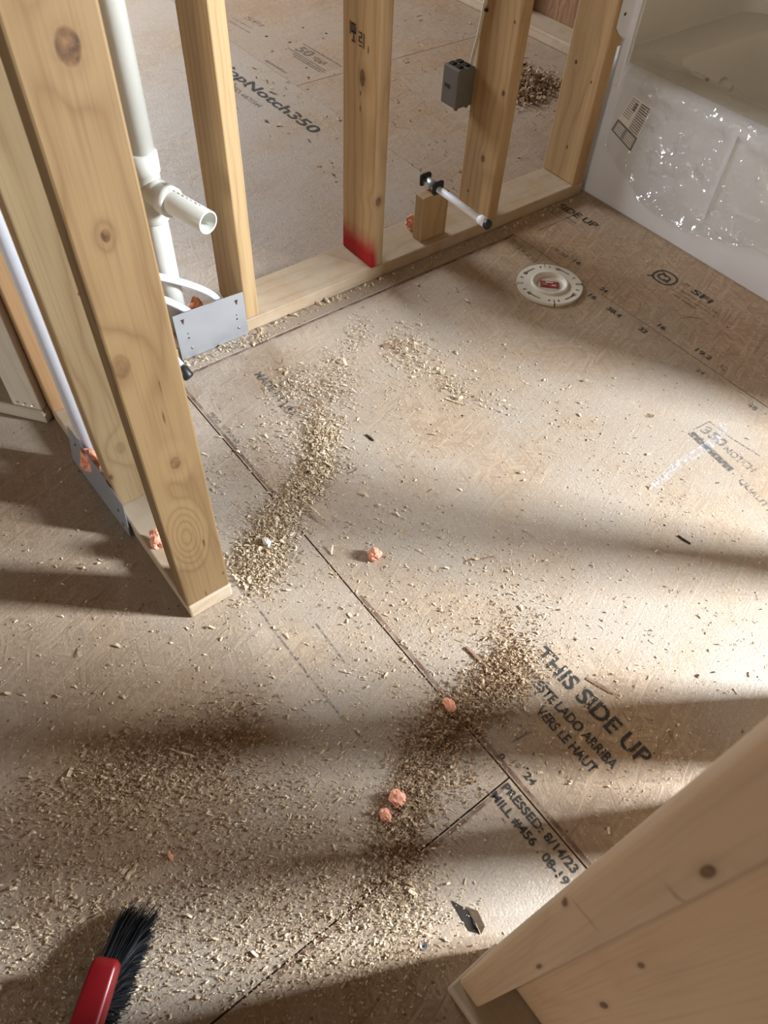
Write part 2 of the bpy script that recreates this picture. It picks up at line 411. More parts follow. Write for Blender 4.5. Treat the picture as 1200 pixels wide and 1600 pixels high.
flat_strip('chalk_line', [(1.68, 1.328), (1.87, 1.328)], 0.004, M['chalk'], MC)
flat_strip('chalk_line', [(0.295, 0.735), (0.293, 0.62), (0.296, 0.43)], 0.0035, M['inkd'], panels[(2, 1)])
flat_strip('chalk_line', [(0.365, 0.60), (0.362, 0.50)], 0.0035, M['inkd'], panels[(2, 1)])
flat_strip('pencil_curve', [(1.70, 0.80), (1.73, 0.785), (1.75, 0.76)], 0.003, M['chalk'], MC)
flat_strip('pencil_line', [(0.505, 0.21), (0.548, 0.203)], 0.003, M['inkf'], MA)

def text(body, start, end, height, mat, parent, z=0.0009, flip=False, name='printed_text'):
    """stencilled text whose baseline runs from start to end on the floor"""
    cu = bpy.data.curves.new('t', 'FONT'); cu.body = body; cu.resolution_u = 3; cu.offset = 0.022
    o = bpy.data.objects.new('t', cu); COL.objects.link(o)
    dg = bpy.context.evaluated_depsgraph_get(); me = bpy.data.meshes.new_from_object(o.evaluated_get(dg))
    bpy.data.objects.remove(o); bpy.data.curves.remove(cu)
    co = np.empty(len(me.vertices)*3); me.vertices.foreach_get('co', co); co = co.reshape(-1, 3)
    mn, mx = co.min(0), co.max(0)
    s = Vector((*start, 0)); e = Vector((*end, 0)); L = (e-s).length; d = (e-s)/L; u = Vector((-d.y, d.x, 0))
    X = (co[:, 0]-mn[0])/(mx[0]-mn[0])*L; Y = (co[:, 1]-mn[1])/(mx[1]-mn[1])*height
    out = X[:, None]*np.array(d)[None] + Y[:, None]*np.array(u)[None]
    me.vertices.foreach_set('co', out.reshape(-1)); me.update(); me.materials.clear()
    return put(name, me, mat, parent, (start[0], start[1], z))
# big panel stamps; they read towards the doorway
text('THIS SIDE UP', (0.655, 0.308), (0.655, 0.046), 0.034, M['ink'], MA)
text('ESTE LADO ARRIBA', (0.612, 0.262), (0.610, 0.072), 0.020, M['ink'], MA)
text('VERS LE HAUT', (0.578, 0.226), (0.577, 0.088), 0.020, M['ink'], MA)
text('PRESSED: 8/14/23', (0.4385, 0.163), (0.4385, -0.002), 0.0155, M['ink'], MB_)
text('MILL #456   08-19', (0.413, 0.165), (0.413, -0.006), 0.0165, M['ink'], MB_)
text('24', (0.482, 0.156), (0.482, 0.134), 0.013, M['ink'], MA)
text('0', (0.470, 0.206), (0.470, 0.196), 0.011, M['ink'], MA)
text('16', (0.482, 0.183), (0.482, 0.170), 0.010, M['inkf'], MA)
text('MADE IN', (0.630, 1.262), (0.632, 1.150), 0.023, M['inkf'], MA)
text('USA', (0.622, 1.135), (0.622, 1.085), 0.026, M['inkf'], MA)
text('350', (0.63, 0.905), (0.63, 0.865), 0.03, M['inkd'], MA)
text('PROD', (0.474, 1.205), (0.474, 1.165), 0.012, M['inkf'], MA)
text('LINE UP TO HERE', (0.477, 1.155), (0.477, 1.085), 0.011, M['inkf'], MA)
text('SIDE UP', (1.825, 1.395), (1.833, 1.243), 0.030, M['ink'], MC)
text('ESTE LADO ARRIBA', (1.800, 1.41), (1.800, 1.29), 0.012, M['inkd'], MC)
text('VERS LE HAUT', (1.782, 1.40), (1.782, 1.30), 0.012, M['inkd'], MC)
text('SFI', (1.822, 0.860), (1.822, 0.795), 0.024, M['ink'], MC)
text('R', (1.838, 0.893), (1.838, 0.883), 0.009, M['inkf'], MC)
text('Certified Sourcing', (1.800, 0.895), (1.800, 0.752), 0.011, M['inkf'], MC)
text('www.sfiprogram.org', (1.783, 0.900), (1.783, 0.745), 0.009, M['inkf'], MC)
text('SFI-00034', (1.768, 0.880), (1.768, 0.800), 0.008, M['inkf'], MC)
def ring_mark(cx, cy, rx, ry, t, mat, parent, n=26):
    bm = bmesh.new(); rings = []
    for r in (1, 1-t):
        rings.append([bm.verts.new((math.copysign(abs(math.cos(a))**0.8, math.cos(a))*rx*r, math.copysign(abs(math.sin(a))**0.8, math.sin(a))*ry*r, 0)) for a in (2*math.pi*k/n for k in range(n))])
    for k in range(n): bm.faces.new((rings[0][k], rings[0][(k+1) % n], rings[1][(k+1) % n], rings[1][k]))
    return bm_obj('printed_emblem', bm, mat, parent, (cx, cy, 0.0009))
ring_mark(1.815, 0.946, 0.034, 0.036, 0.16, M['ink'], MC)
ring_mark(1.838, 0.888, 0.008, 0.010, 0.25, M['inkf'], MC)
ring_mark(1.813, 0.948, 0.016, 0.020, 0.30, M['ink'], MC)
for dx, dy, l_, a_ in ((0.010, 0.010, 0.022, 1.0), (-0.012, -0.012, 0.020, 1.3), (-0.030, 0.030, 0.018, 2.2)):
    c_ = Vector((1.815+dx, 0.946+dy)); d_ = Vector((math.cos(a_), math.sin(a_)))*l_/2
    flat_strip('printed_emblem', [(c_-d_)[:], (c_+d_*0.2+Vector((0.003, 0.002)))[:], (c_+d_)[:]], 0.006, M['ink'], MC)
# tape measure numbers stamped along the long joint
for tx, (x, y), m_ in (('19.2', (1.553, 1.292), 'inkf'), ('32', (1.548, 1.235), 'inkf'), ('16', (1.648, 1.155), 'ink'), ('19.2', (1.640, 1.240), 'inkf'), ('48', (1.640, 1.20), 'inkf'),
                     ('16', (1.562, 1.015), 'ink'), ('24', (1.612, 1.018), 'ink'), ('38.4', (1.560, 0.945), 'ink'), ('32', (1.566, 0.835), 'ink'), ('16', (1.620, 0.815), 'ink'),
                     ('19.2', (1.623, 0.690), 'ink'), ('24', (1.56, 0.640), 'inkf'), ('32', (1.622, 0.615), 'inkf'), ('48', (1.563, 0.482), 'inkf')):
    left = x < 1.6
    text(tx, (x, y), (x, y-0.012*len(tx)), 0.017, M[m_], panels[(3, 1)] if left else MC)
# blurred stamp by the window light
flat_strip('printed_bar', [(1.372, 0.502), (1.352, 0.372)], 0.018, M['inkf'], MA)
flat_strip('printed_frame', [(1.386, 0.505), (1.440, 0.500), (1.437, 0.44), (1.445, 0.36)], 0.0025, M['inkf'], MA)
text('350', (1.395, 0.495), (1.392, 0.430), 0.030, M['inkd'], MA)
text('NOTCH', (1.388, 0.425), (1.385, 0.340), 0.022, M['inkd'], MA)
text('50', (1.435, 0.330), (1.425, 0.275), 0.05, M['inkd'], MA)
text('QUALITY', (1.335, 0.345), (1.315, 0.245), 0.02, M['inkd'], MA)
M['smear'] = ink('pale blue white chalk smear', (0.66, 0.70, 0.78), 0.40, 0.75, 0.0, 0.5, 70)
flat_strip('chalk_smear', [(1.465, 0.475), (1.40, 0.452), (1.34, 0.452), (1.25, 0.455), (1.165, 0.445)], 0.022, M['smear'], MA, 0.0016)
# stamps in the room beyond
text('TopNotch350', (1.420, 2.86), (1.425, 2.205), 0.062, M['ink'], MD)
text('PATENT NO. 6675544', (1.378, 2.80), (1.383, 2.47), 0.022, M['inkf'], MD)
text('50', (1.775, 2.835), (1.780, 2.745), 0.050, M['inkf'], panels[(4, 2)])
text('YEAR', (1.785, 2.735), (1.792, 2.645), 0.028, M['inkf'], panels[(4, 2)])
for k, (x, a, b) in enumerate(((1.838, 2.86, 2.60), (1.762, 2.86, 2.60), (1.75, 2.80, 2.585), (1.738, 2.78, 2.60))):
    flat_strip('printed_line', [(x, a), (x+0.008, b)], 0.006, M['inkf'], panels[(4, 2)])
flat_strip('printed_line', [(1.73, 3.24), (1.74, 3.10)], 0.006, M['inkd'], panels[(4, 2)])
flat_strip('printed_line', [(1.70, 3.22), (1.71, 3.06)], 0.006, M['inkd'], panels[(4, 2)])
text('SFI', (1.77, 3.22), (1.775, 3.10), 0.03, M['inkd'], panels[(4, 2)])
flat_strip('printed_line', [(1.622, 2.80), (1.628, 2.66)], 0.012, M['inkd'], panels[(4, 2)])

# screws and nail holes driven in the floor
def disc(name, c, r, mat, parent, h=0.001, n=14, dish=0.0):
    bm = bmesh.new()
    a = [bm.verts.new((r*math.cos(t), r*math.sin(t), 0)) for t in (2*math.pi*k/n for k in range(n))]
    b = [bm.verts.new((0.85*r*math.cos(t), 0.85*r*math.sin(t), h)) for t in (2*math.pi*k/n for k in range(n))]
    e = [bm.verts.new((0.4*r*math.cos(t), 0.4*r*math.sin(t), h-dish)) for t in (2*math.pi*k/n for k in range(n))]
    for k in range(n):
        j = (k+1) % n; bm.faces.new((a[k], a[j], b[j], b[k])); bm.faces.new((b[k], b[j], e[j], e[k]))
    bm.faces.new(e)
    return bm_obj(name, bm, mat, parent, c)
s_ = disc('screw_head', (0.190, 0.064, 0.0), 0.0065, M['screw'], MB_, 0.002, dish=0.001)
disc('screw_recess', (0.190, 0.064, 0.0012), 0.0022, M['hole'], s_, 0.0004)
for x, y in ((0.037, 0.157), (0.048, 0.176), (0.408, 0.184), (0.497, 0.160), (0.423, 0.156), (1.135, 0.72), (1.125, 0.70), (0.96, 0.86), (1.16, 0.74), (1.10, 0.36), (0.88, 0.88), (1.78, 0.70), (1.86, 0.62)):
    disc('nail_hole', (x, y, 0.0), random.uniform(0.0022, 0.0036), M['hole'], MB_ if x < 0.46 else (MA if x < 1.6 else MC), 0.0006, 8)
for x, y in ((1.80, 2.90), (1.72, 2.66), (1.69, 2.86), (1.98, 2.90), (2.1, 2.75), (1.68, 2.585), (1.93, 3.0), (1.75, 3.0), (1.62, 2.50), (2.05, 2.62), (1.9, 2.4)):
    disc('nail_hole', (x, y, 0.0), random.uniform(0.005, 0.008), M['hole'], panels[(4, 2)], 0.0006, 8)
# torn strand by the near wall: a dark tear and its lifted sliver
bm = bmesh.new()
P_ = [(0, 0.004), (0.012, -0.022), (0.011, -0.036), (0.005, -0.056), (-0.005, -0.044), (-0.003, -0.022)]
bm.faces.new([bm.verts.new((x, y, 0)) for x, y in P_]); bm_obj('torn_gouge', bm, M['hole'], MB_, (0.262, 0.082, 0.0013))
bm = bmesh.new()
prof = [(0.012, -0.016, 0.001), (0.021, -0.032, 0.009), (0.015, -0.054, 0.012), (0.006, -0.058, 0.002), (0.009, -0.044, 0.005), (0.010, -0.028, 0.001)]
top = [bm.verts.new(p) for p in prof]; bot = [bm.verts.new((x, y, max(0.0002, z-0.0016))) for x, y, z in prof]
bm.faces.new(top); bm.faces.new(bot[::-1])
for k in range(6): bm.faces.new((top[k], top[(k+1) % 6], bot[(k+1) % 6], bot[k]))
bm_obj('lifted_sliver', bm, M['osb'], MB_, (0.262, 0.082, 0.0))

# ================================================================== STUD WALLS
H = 2.40
BV = 0.0035
def K(x, y, z, rx, rz, amp=3.0, dk=1.0): return (x, y, z, rx, 0.03, rz, amp, dk)
def KX(x, y, z, ry, rz, amp=3.0, dk=1.0): return (x, y, z, 0.03, ry, rz, amp, dk)   # knot on a face looking along x
W1 = wood('pine stud with large knots', (0.212, 0.132, 0.060), (0.112, 0.058, 0.022), (0.0, -0.075), 70, seed=1.0, knots=[
    K(0.007, -0.019, 0.929, 0.013, 0.018), K(-0.006, -0.019, 0.747, 0.006, 0.009), K(-0.032, -0.019, 0.575, 0.014, 0.021, 4.0, 0.45),
    K(0.003, -0.019, 0.372, 0.009, 0.014, 3.5, 0.75), K(-0.009, -0.019, 0.195, 0.006, 0.016, 9.0, 0.0), K(0.015, -0.019, 0.157, 0.002, 0.011, 0.4),
    K(0.010, -0.019, 0.521, 0.0012, 0.014, 0.2), K(0.004, -0.019, 0.465, 0.0016, 0.012, 0.2), K(0.036, -0.019, 0.045, 0.002, 0.004, 0.1), K(-0.005, -0.019, 0.012, 0.0016, 0.009, 0.1)])
W2 = wood('pale pine stud with cathedral grain', (0.35, 0.25, 0.135), (0.21, 0.12, 0.055), (-0.02, -0.05), 110, seed=3.3, knots=[
    K(-0.005, -0.019, 0.152, 0.010, 0.018, 5.0, 0.25), K(0.012, -0.019, 0.49, 0.0015, 0.003, 0.1), K(-0.04, -0.019, 0.09, 0.004, 0.008, 0.6, 0.8)])
W3 = wood('brown pine stud', (0.40, 0.235, 0.115), (0.26, 0.135, 0.055), (0.02, -0.09), 60, seed=5.1, knots=[K(-0.02, -0.019, 0.46, 0.006, 0.008), K(0.0, -0.019, 0.08, 0.003, 0.03, 0.5, 0.6)])
W4 = wood('pine stud with red spray paint', (0.47, 0.325, 0.175), (0.30, 0.17, 0.075), (0.0, 0.11), 80, seed=7.9, paint=True, knots=[
    KX(-0.019, -0.010, 0.470, 0.011, 0.021, 3.0, 0.85), K(-0.004, -0.07, 0.192, 0.009, 0.013, 3.0, 0.7), KX(-0.019, -0.030, 0.535, 0.0022, 0.008, 0.1), KX(-0.019, -0.004, 0.40, 0.0022, 0.008, 0.1), KX(-0.019, -0.004, 0.435, 0.0022, 0.006, 0.1)])
W5 = wood('pine stud', (0.47, 0.315, 0.16), (0.31, 0.175, 0.07), (0.0, 0.12), 70, seed=9.2, knots=[
    KX(-0.019, -0.012, 0.165, 0.008, 0.011, 2.5, 0.8), KX(-0.019, -0.05, 0.355, 0.006, 0.008, 1.0, 0.9), KX(-0.019, -0.05, 0.52, 0.003, 0.004, 0.2), KX(-0.019, 0.03, 0.05, 0.003, 0.004, 0.1)])
W6 = wood('pine stud by the tub', (0.46, 0.31, 0.16), (0.30, 0.17, 0.07), (0.05, 0.10), 64, seed=12.4, knots=[KX(-0.022, 0.03, 0.33, 0.005, 0.006, 1.0), KX(-0.022, -0.01, 0.10, 0.003, 0.006, 0.5), K(0.022, -0.07, 0.22, 0.004, 0.03, 1.0, 0.9), KX(-0.022, -0.04, 0.30, 0.003, 0.004, 0.5)])
WS = wood('pine stud plain', (0.47, 0.32, 0.165), (0.31, 0.18, 0.075), (-0.03, -0.08), 85, seed=15.0)
WP = wood('pine plate', (0.44, 0.31, 0.18), (0.30, 0.18, 0.09), (0.03, -0.09), 75, seed=18.0, dust=0.45, axis='x')
WPy = wood('pine plate dusty', (0.45, 0.325, 0.205), (0.32, 0.21, 0.12), (0.03, -0.09), 75, seed=19.5, dust=0.55, axis='y')
WR = wood('pine jack stud', (0.46, 0.31, 0.19), (0.35, 0.22, 0.12), (-0.09, 0.02), 40, seed=22.0, contrast=0.6, knots=[
    KX(-0.045, -0.020, 0.815, 0.0035, 0.010, 1.5, 1.0), KX(-0.045, 0.010, 0.60, 0.003, 0.009, 0.5, 0.9), KX(-0.045, -0.016, 0.42, 0.0022, 0.012, 0.8, 0.9), KX(-0.045, -0.004, 0.62, 0.014, 0.0016, 0.2, 0.45), KX(-0.045, -0.022, 0.765, 0.007, 0.002, 0.2, 0.5)])
WR2 = wood('pine corner stud', (0.47, 0.31, 0.185), (0.36, 0.22, 0.12), (-0.09, 0.02), 40, seed=25.0, contrast=0.5, knots=[KX(-0.019, 0.02, 0.47, 0.003, 0.009, 0.6, 0.9), KX(-0.019, 0.0, 0.30, 0.004, 0.014, 0.6, 0.9)])
WG = wood('weathered pale grey pine', (0.74, 0.68, 0.58), (0.58, 0.50, 0.40), (0.0, 0.07), 90, seed=28.0, dust=0.3)

# back wall (2x6)
wb = empty('wall_back', (0.182, 1.41, 0)); lab(wb, 'open stud wall of wide pine studs across the back of the bathroom', 'stud wall', kind='structure')
box('bottom_plate', (0.182, 1.408, 0.0005), (1.95, 1.546, 0.038), WP, wb, BV)
for (x0, m_, ln, lb) in ((0.703, WS, (0, 0), None), (1.100, W4, (0, 0), 'stud with red spray paint at its foot and a black grade stamp'), (1.533, W5, (0, 0), None), (1.902, W6, (0, 0), None)):
    s = box('stud', (x0, 1.409, 0.0385), (x0+(0.044 if x0 > 1.9 else 0.038), 1.545, H), m_, wb, BV, ln)
    if lb: s['label'] = lb
    if x0 == 1.100: stud_red = s
    if x0 == 1.533: stud_box = s
box('stud', (0.24, 1.409, 0.0385), (0.278, 1.545, H), WS, wb, BV)
blk = box('short_block', (1.293, 1.432, 0.0385), (1.386, 1.470, 0.170), WS, wb, 0.003); blk['label'] = 'short pine offcut standing on the plate'
box('top_plate', (0.10, 1.408, H), (1.95, 1.546, H+0.038), WP, wb, BV)
# grade stamp printed on the face of the red painted stud (that face looks towards -x)
def stamp(rects, mat, parent, x=1.0992):
    for (y0, z0, y1, z1) in rects:
        bm = bmesh.new(); c = Vector((x, (y0+y1)/2, (z0+z1)/2))
        add_box(bm, Vector((x, y0, z0))-c, Vector((x+0.0012, y1, z1))-c); bm_obj('printed_stamp', bm, mat, parent, c)
stamp([(1.514, 0.585, 1.5165, 0.612), (1.494, 0.590, 1.511, 0.594), (1.494, 0.606, 1.511, 0.610), (1.507, 0.590, 1.511, 0.610), (1.500, 0.576, 1.504, 0.610), (1.494, 0.590, 1.4975, 0.604), (1.497, 0.572, 1.509, 0.576),
       (1.4625, 0.570, 1.465, 0.600), (1.471, 0.597, 1.482, 0.600), (1.471, 0.590, 1.474, 0.599), (1.471, 0.588, 1.482, 0.591), (1.479, 0.580, 1.482, 0.590), (1.469, 0.579, 1.483, 0.582), (1.470, 0.571, 1.482, 0.574)], M['ink'], stud_red)

# partition left of the doorway
wl = empty('wall_left', (0.182, 0.746, 0)); lab(wl, 'open stud partition left of the doorway with pale pine studs', 'stud wall', kind='structure')
box('bottom_plate', (0.182, 0.746, 0.0005), (0.271, 1.406, 0.038), WPy, wl, BV)
s = box('stud', (0.181, 0.748, 0.0385), (0.270, 0.786, H), W1, wl, BV); s['label'] = 'front stud with large knots at the doorway'
box('stud', (0.183, 1.037, 0.0385), (0.272, 1.075, H), W2, wl, BV)
box('stud', (0.180, 1.366, 0.0385), (0.269, 1.404, H), W3, wl, BV)
box('top_plate', (0.182, 0.746, H), (0.271, 1.406, H+0.038), WPy, wl, BV)

# partition right of the doorway, nearest the camera
wr = empty('wall_near', (0.182, -0.001, 0)); lab(wr, 'near stud wall rising at the lower right edge of the doorway', 'stud wall', kind='structure')
box('bottom_plate', (0.182, -1.6, 0.0005), (0.271, 0.003, 0.038), WPy, wr, BV)
box('stud', (0.196, -0.0405, 0.0385), (0.285, -0.0005, H), WR, wr, 0.005, (-0.002, -0.011))
box('corner_stud', (0.252, -0.17, 0.046), (0.290, -0.0435, H), WR2, wr, BV, (0, -0.004))
for y in (-0.50, -0.90, -1.30):
    box('stud', (0.182, y-0.038, 0.0385), (0.271, y, H), WS, wr, BV)
box('top_plate', (0.182, -1.6, H), (0.271, 0.003, H+0.038), WPy, wr, BV)

# front wall of the bathroom, outside the frame: its studs rake the window light
wf = empty('wall_front', (0.30, -0.15, 0)); lab(wf, 'open stud wall facing the back wall along the bathroom', 'stud wall', kind='structure')
box('bottom_plate', (0.292, -0.20, 0.0005), (2.70, -0.111, 0.038), WP, wf, BV)
for x in (0.30, 0.442, 0.770, 0.985, 1.064, 1.499, 1.985):
    box('stud', (x, -0.199, 0.0385), (x+0.038, -0.112, H), WS, wf, BV)
box('top_plate', (0.292, -0.20, H), (2.70, -0.111, H+0.038), WP, wf, BV)

# angled wall at the far left
wa = empty('wall_far_left', (0.12, 1.43, 0)); lab(wa, 'angled stud wall with a weathered grey board at the far left edge', 'stud wall', kind='structure')
dA = Vector((0.073, -0.092, 0)).normalized(); nA = Vector((dA.y, -dA.x, 0)).normalized()
if nA.y < 0: nA = -nA
def obox(name, s0, s1, d0, d1, z0, z1, mat, parent, base=Vector((0.163, 1.384, 0))):
    """oriented box: s along the angled wall (away from the corner), d its depth"""
    o = base - dA*(s0+s1)/2 + nA*(d0+d1)/2 + Vector((0, 0, z0))
    R = Matrix((-dA, nA, Vector((0, 0, 1)))).transposed()
    bm = bmesh.new(); add_box(bm, (-(s1-s0)/2, -(d1-d0)/2, 0), ((s1-s0)/2, (d1-d0)/2, z1-z0), BV)
    ob = bm_obj(name, bm, mat, parent, o); ob.rotation_euler = R.to_euler()
    return ob
WGp = wood('weathered grey plate', (0.62, 0.55, 0.45), (0.50, 0.42, 0.32), (0.03, -0.09), 75, seed=31.0, dust=0.35, axis='x')
obox('bottom_plate', 0.0, 1.4, 0.0, 0.089, 0.0005, 0.038, WGp, wa)
obox('stud', 0.002, 0.075, 0.002, 0.040, 0.0385, H, WG, wa)
obox('stud', 0.42, 0.458, 0.0, 0.089, 0.0385, H, WG, wa)
obox('sheathing', -0.02, 1.4, 0.0895, 0.102, 0.0, H, M['osb_wall'], wa)
for sN in (0.022, 0.042, 0.060):
    c = Vector((0.163, 1.384, 0)) - dA*sN + nA*0.0 + Vector((0, 0, 0.052))
    pipe_obj('nail', [c, c - nA*0.004], 0.0022, M['tuft'], wa, n=8)

# exterior wall beyond the tub, with the window that lights the room
we = empty('wall_right', (2.72, 0, 0)); lab(we, 'exterior stud wall with reddish strand board sheathing behind the tub', 'stud wall', kind='structure')
box('bottom_plate', (2.715, -2.6, 0.0005), (2.855, 6.2, 0.040), WPy, we, BV)
def sheath(y0, y1, z0, z1): box('sheathing_panel', (2.857, y0+0.001, z0+0.001), (2.869, y1-0.001, z1-0.001), M['osb_wall'], we)
wy0, wy1, wz0, wz1 = -1.76, -0.96, 1.16, 2.14
sheath(-2.6, wy0, 0, H); sheath(wy0, wy1, 0, wz0); sheath(wy0, wy1, wz1, H); sheath(wy1, 1.20, 0, H); sheath(1.20, 2.42, 0, H); sheath(2.42, 3.64, 0, H); sheath(3.64, 6.2, 0, H)
for y in (-2.2, wy0-0.04, wy1+0.002, -0.5, 0.7, 1.1, 1.50, 1.92, 2.66, 3.06, 3.5, 3.9):
    box('stud', (2.716, y, 0.0405), (2.854, y+0.038, H), WS, we, BV)
wn = empty('window_1', (2.80, -1.36, wz0)); lab(wn, 'white framed window in the exterior wall', 'window', kind='structure')
for a, b in (((2.78, wy0+0.004, wz0+0.004), (2.86, wy0+0.05, wz1-0.004)), ((2.78, wy1-0.05, wz0+0.004), (2.86, wy1-0.004, wz1-0.004)), ((2.78, wy0+0.052, wz0+0.004), (2.86, wy1-0.052, wz0+0.05)), ((2.78, wy0+0.052, wz1-0.05), (2.86, wy1-0.052, wz1-0.004))):
    box('frame_member', a, b, M['pvc'], wn, 0.003)
gm = N('window glass'); gm.P(Base_Color=(1, 1, 1), Roughness=0.02); gm.b.inputs['Transmission Weight'].default_value = 1.0
box('pane', (2.82, wy0+0.05, wz0+0.05), (2.826, wy1-0.05, wz1-0.05), gm.m, wn)

# ================================================================== TUB
tub = empty('bathtub', (1.97, 0.70, 0)); lab(tub, 'white acrylic tub and shower unit with a skirt under plastic film', 'bathtub')
TY0, TY1 = -0.085, 1.50
def grid_obj(name, pts, mat, parent, origin, smooth=True, close=False):
    bm = bmesh.new(); o = Vector(origin)
    V = [[bm.verts.new(Vector(p)-o) for p in row] for row in pts]
    for r0, r1 in zip(V, V[1:]):
        n = len(r0)
        for k in range(n if close else n-1):
            j = (k+1) % n
            bm.faces.new((r0[k], r0[j], r1[j], r1[k]))
    ob = bm_obj(name, bm, mat, parent, o, smooth)
    return ob
prof = [(2.02, 0.0), (1.972, 0.0), (1.970, 0.004), (1.970, 0.10), (1.970, 0.22), (1.970, 0.340), (1.9715, 0.358), (1.978, 0.374), (1.990, 0.383), (2.003, 0.386)]
ys = [TY1 - (TY1-TY0)*k/24 for k in range(25)]
grid_obj('skirt', [[(x, y, z) for x, z in prof] for y in ys], M['apron'], tub, (1.97, 0.70, 0))
def rrect(x0, x1, y0, y1, r, z, n=12):
    out = []
    for cx, cy, a0 in ((x1-r, y1-r, 0), (x0+r, y1-r, 90), (x0+r, y0+r, 180), (x1-r, y0+r, 270)):
        for k in range(n+1):
            a = math.radians(a0+90*k/n); out.append((cx+r*math.cos(a), cy+r*math.sin(a), z))
    return out
rings = [rrect(2.000, 2.695, TY0, TY1-0.01, 0.002, 0.386), rrect(2.088, 2.64, 0.04, 1.335, 0.11, 0.388), rrect(2.098, 2.63, 0.05, 1.325, 0.11, 0.382),
         rrect(2.106, 2.622, 0.06, 1.315, 0.11, 0.365), rrect(2.13, 2.60, 0.10, 1.27, 0.12, 0.22), rrect(2.155, 2.575, 0.16, 1.21, 0.13, 0.10), rrect(2.19, 2.54, 0.22, 1.15, 0.13, 0.066), rrect(2.25, 2.48, 0.35, 1.0, 0.1, 0.06), rrect(2.34, 2.39, 0.6, 0.7, 0.02, 0.058)]
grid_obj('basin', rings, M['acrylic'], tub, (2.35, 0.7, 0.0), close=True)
path = [(1.972, 1.386), (1.990, 1.389), (2.02, 1.45), (2.06, 1.468)] + [(2.10+0.5*k/6, 1.470) for k in range(7)] + [(2.60+0.09*math.sin(a), 1.38+0.09*math.cos(a)) for a in (math.pi/2*k/6 for k in range(1, 7))] + \
       [(2.69, 1.3-1.25*k/6) for k in range(7)] + [(2.60+0.09*math.cos(a), 0.02-0.09*math.sin(a)) for a in (math.pi/2*k/6 for k in range(1, 7))] + [(2.1, -0.072), (2.0, -0.07), (1.99, 0.0), (1.972, 0.003)]
zs = [0.3865, 0.392, 0.40, 0.7, 1.2, 1.95]
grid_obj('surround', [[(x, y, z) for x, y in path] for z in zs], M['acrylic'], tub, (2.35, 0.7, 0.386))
for ya, yb in ((1.387, 1.42), (TY0, 0.0)):
    box('front_column', (1.968, ya, 0.325), (1.9905, yb, 1.95), M['apron'], tub, 0.004)
# nailing flange with a cut lower corner and a screw hole
bm = bmesh.new()
poly = [(1.969, 0.448), (1.955, 0.452), (1.932, 0.466), (1.914, 0.484), (1.909, 1.95), (1.969, 1.95)]
f_ = [bm.verts.new((x, 1.4045, z)) for x, z in poly]; g_ = [bm.verts.new((x, 1.4075, z)) for x, z in poly]
bm.faces.new(f_); bm.faces.new(g_[::-1])
for k in range(6): bm.faces.new((f_[k], f_[(k+1) % 6], g_[(k+1) % 6], g_[k]))
bm_obj('nailing_flange', bm, M['apron'], tub)
for z in (0.515, 0.90, 1.3):
    pipe_obj('flange_hole', [(1.934, 1.4042, z), (1.934, 1.4060, z)], 0.0045, M['hole'], tub, n=12)
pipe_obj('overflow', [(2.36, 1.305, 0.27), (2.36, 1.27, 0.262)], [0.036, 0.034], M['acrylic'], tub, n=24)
pipe_obj('drain_hole', [(2.112, 1.205, 0.377), (2.111, 1.204, 0.384)], 0.006, M['hole'], tub, n=10)

box('skirt_joint', (1.9665, 0.978, 0.12), (1.971, 0.984, 0.352), M['apron'], tub, 0.0015)
# paper labels under the film
lbl = empty('instruction_label', (1.97, 1.31, 0.25)); lab(lbl, 'white printed instruction label with a boxed panel on the tub skirt', 'label')
A0, B0, C0, D0 = Vector((0, 1.330, 0.327)), Vector((0, 1.258, 0.318)), Vector((0, 1.284, 0.182)), Vector((0, 1.372, 0.212))
def lpt(u, v):  # u right, v down
    return (A0*(1-u)+B0*u)*(1-v) + (D0*(1-u)+C0*u)*v
def lquad(name, u0, v0, u1, v1, mat, x):
    c = lpt((u0+u1)/2, (v0+v1)/2); c.x = x
    bm = bmesh.new(); q = [lpt(u0, v0), lpt(u1, v0), lpt(u1, v1), lpt(u0, v1)]
    for p in q: p.x = x
    a = [bm.verts.new(p-c) for p in q]; b = [bm.verts.new(p-c+Vector((0.0003, 0, 0))) for p in q]
    bm.faces.new(a); bm.faces.new(b[::-1])
    for k in range(4): bm.faces.new((a[k], a[(k+1) % 4], b[(k+1) % 4], b[k]))
    return bm_obj(name, bm, mat, lbl, c)
lquad('paper', 0, 0, 1, 1, M['paper'], 1.9694)
for k in range(9): lquad('print_line', 0.04, 0.05+0.055*k, 0.40, 0.05+0.055*k+0.022, M['print2'], 1.9690)
for k in range(12): lquad('print_line', 0.52, 0.04+0.052*k, 0.96, 0.04+0.052*k+0.030, M['print2'] if k > 3 else M['print'], 1.9690)
for k in range(3): lquad('print_mark', 0.28, 0.10+0.07*k, 0.42, 0.10+0.07*k+0.05, M['print'], 1.9687)
lquad('boxed_panel', 0.02, 0.69, 0.98, 0.97, M['print2'], 1.9690)
for a in ((0.0, 0.67, 1.0, 0.69), (0.0, 0.97, 1.0, 0.99), (0.0, 0.67, 0.03, 0.99), (0.97, 0.67, 1.0, 0.99)): lquad('box_border', *a, M['black'], 1.9687)
for k in range(5): lquad('print_line', 0.08, 0.73+0.048*k, 0.42, 0.73+0.048*k+0.024, M['paper'], 1.9686); lquad('print_line', 0.54, 0.73+0.048*k, 0.92, 0.73+0.048*k+0.022, M['paper'], 1.9686)

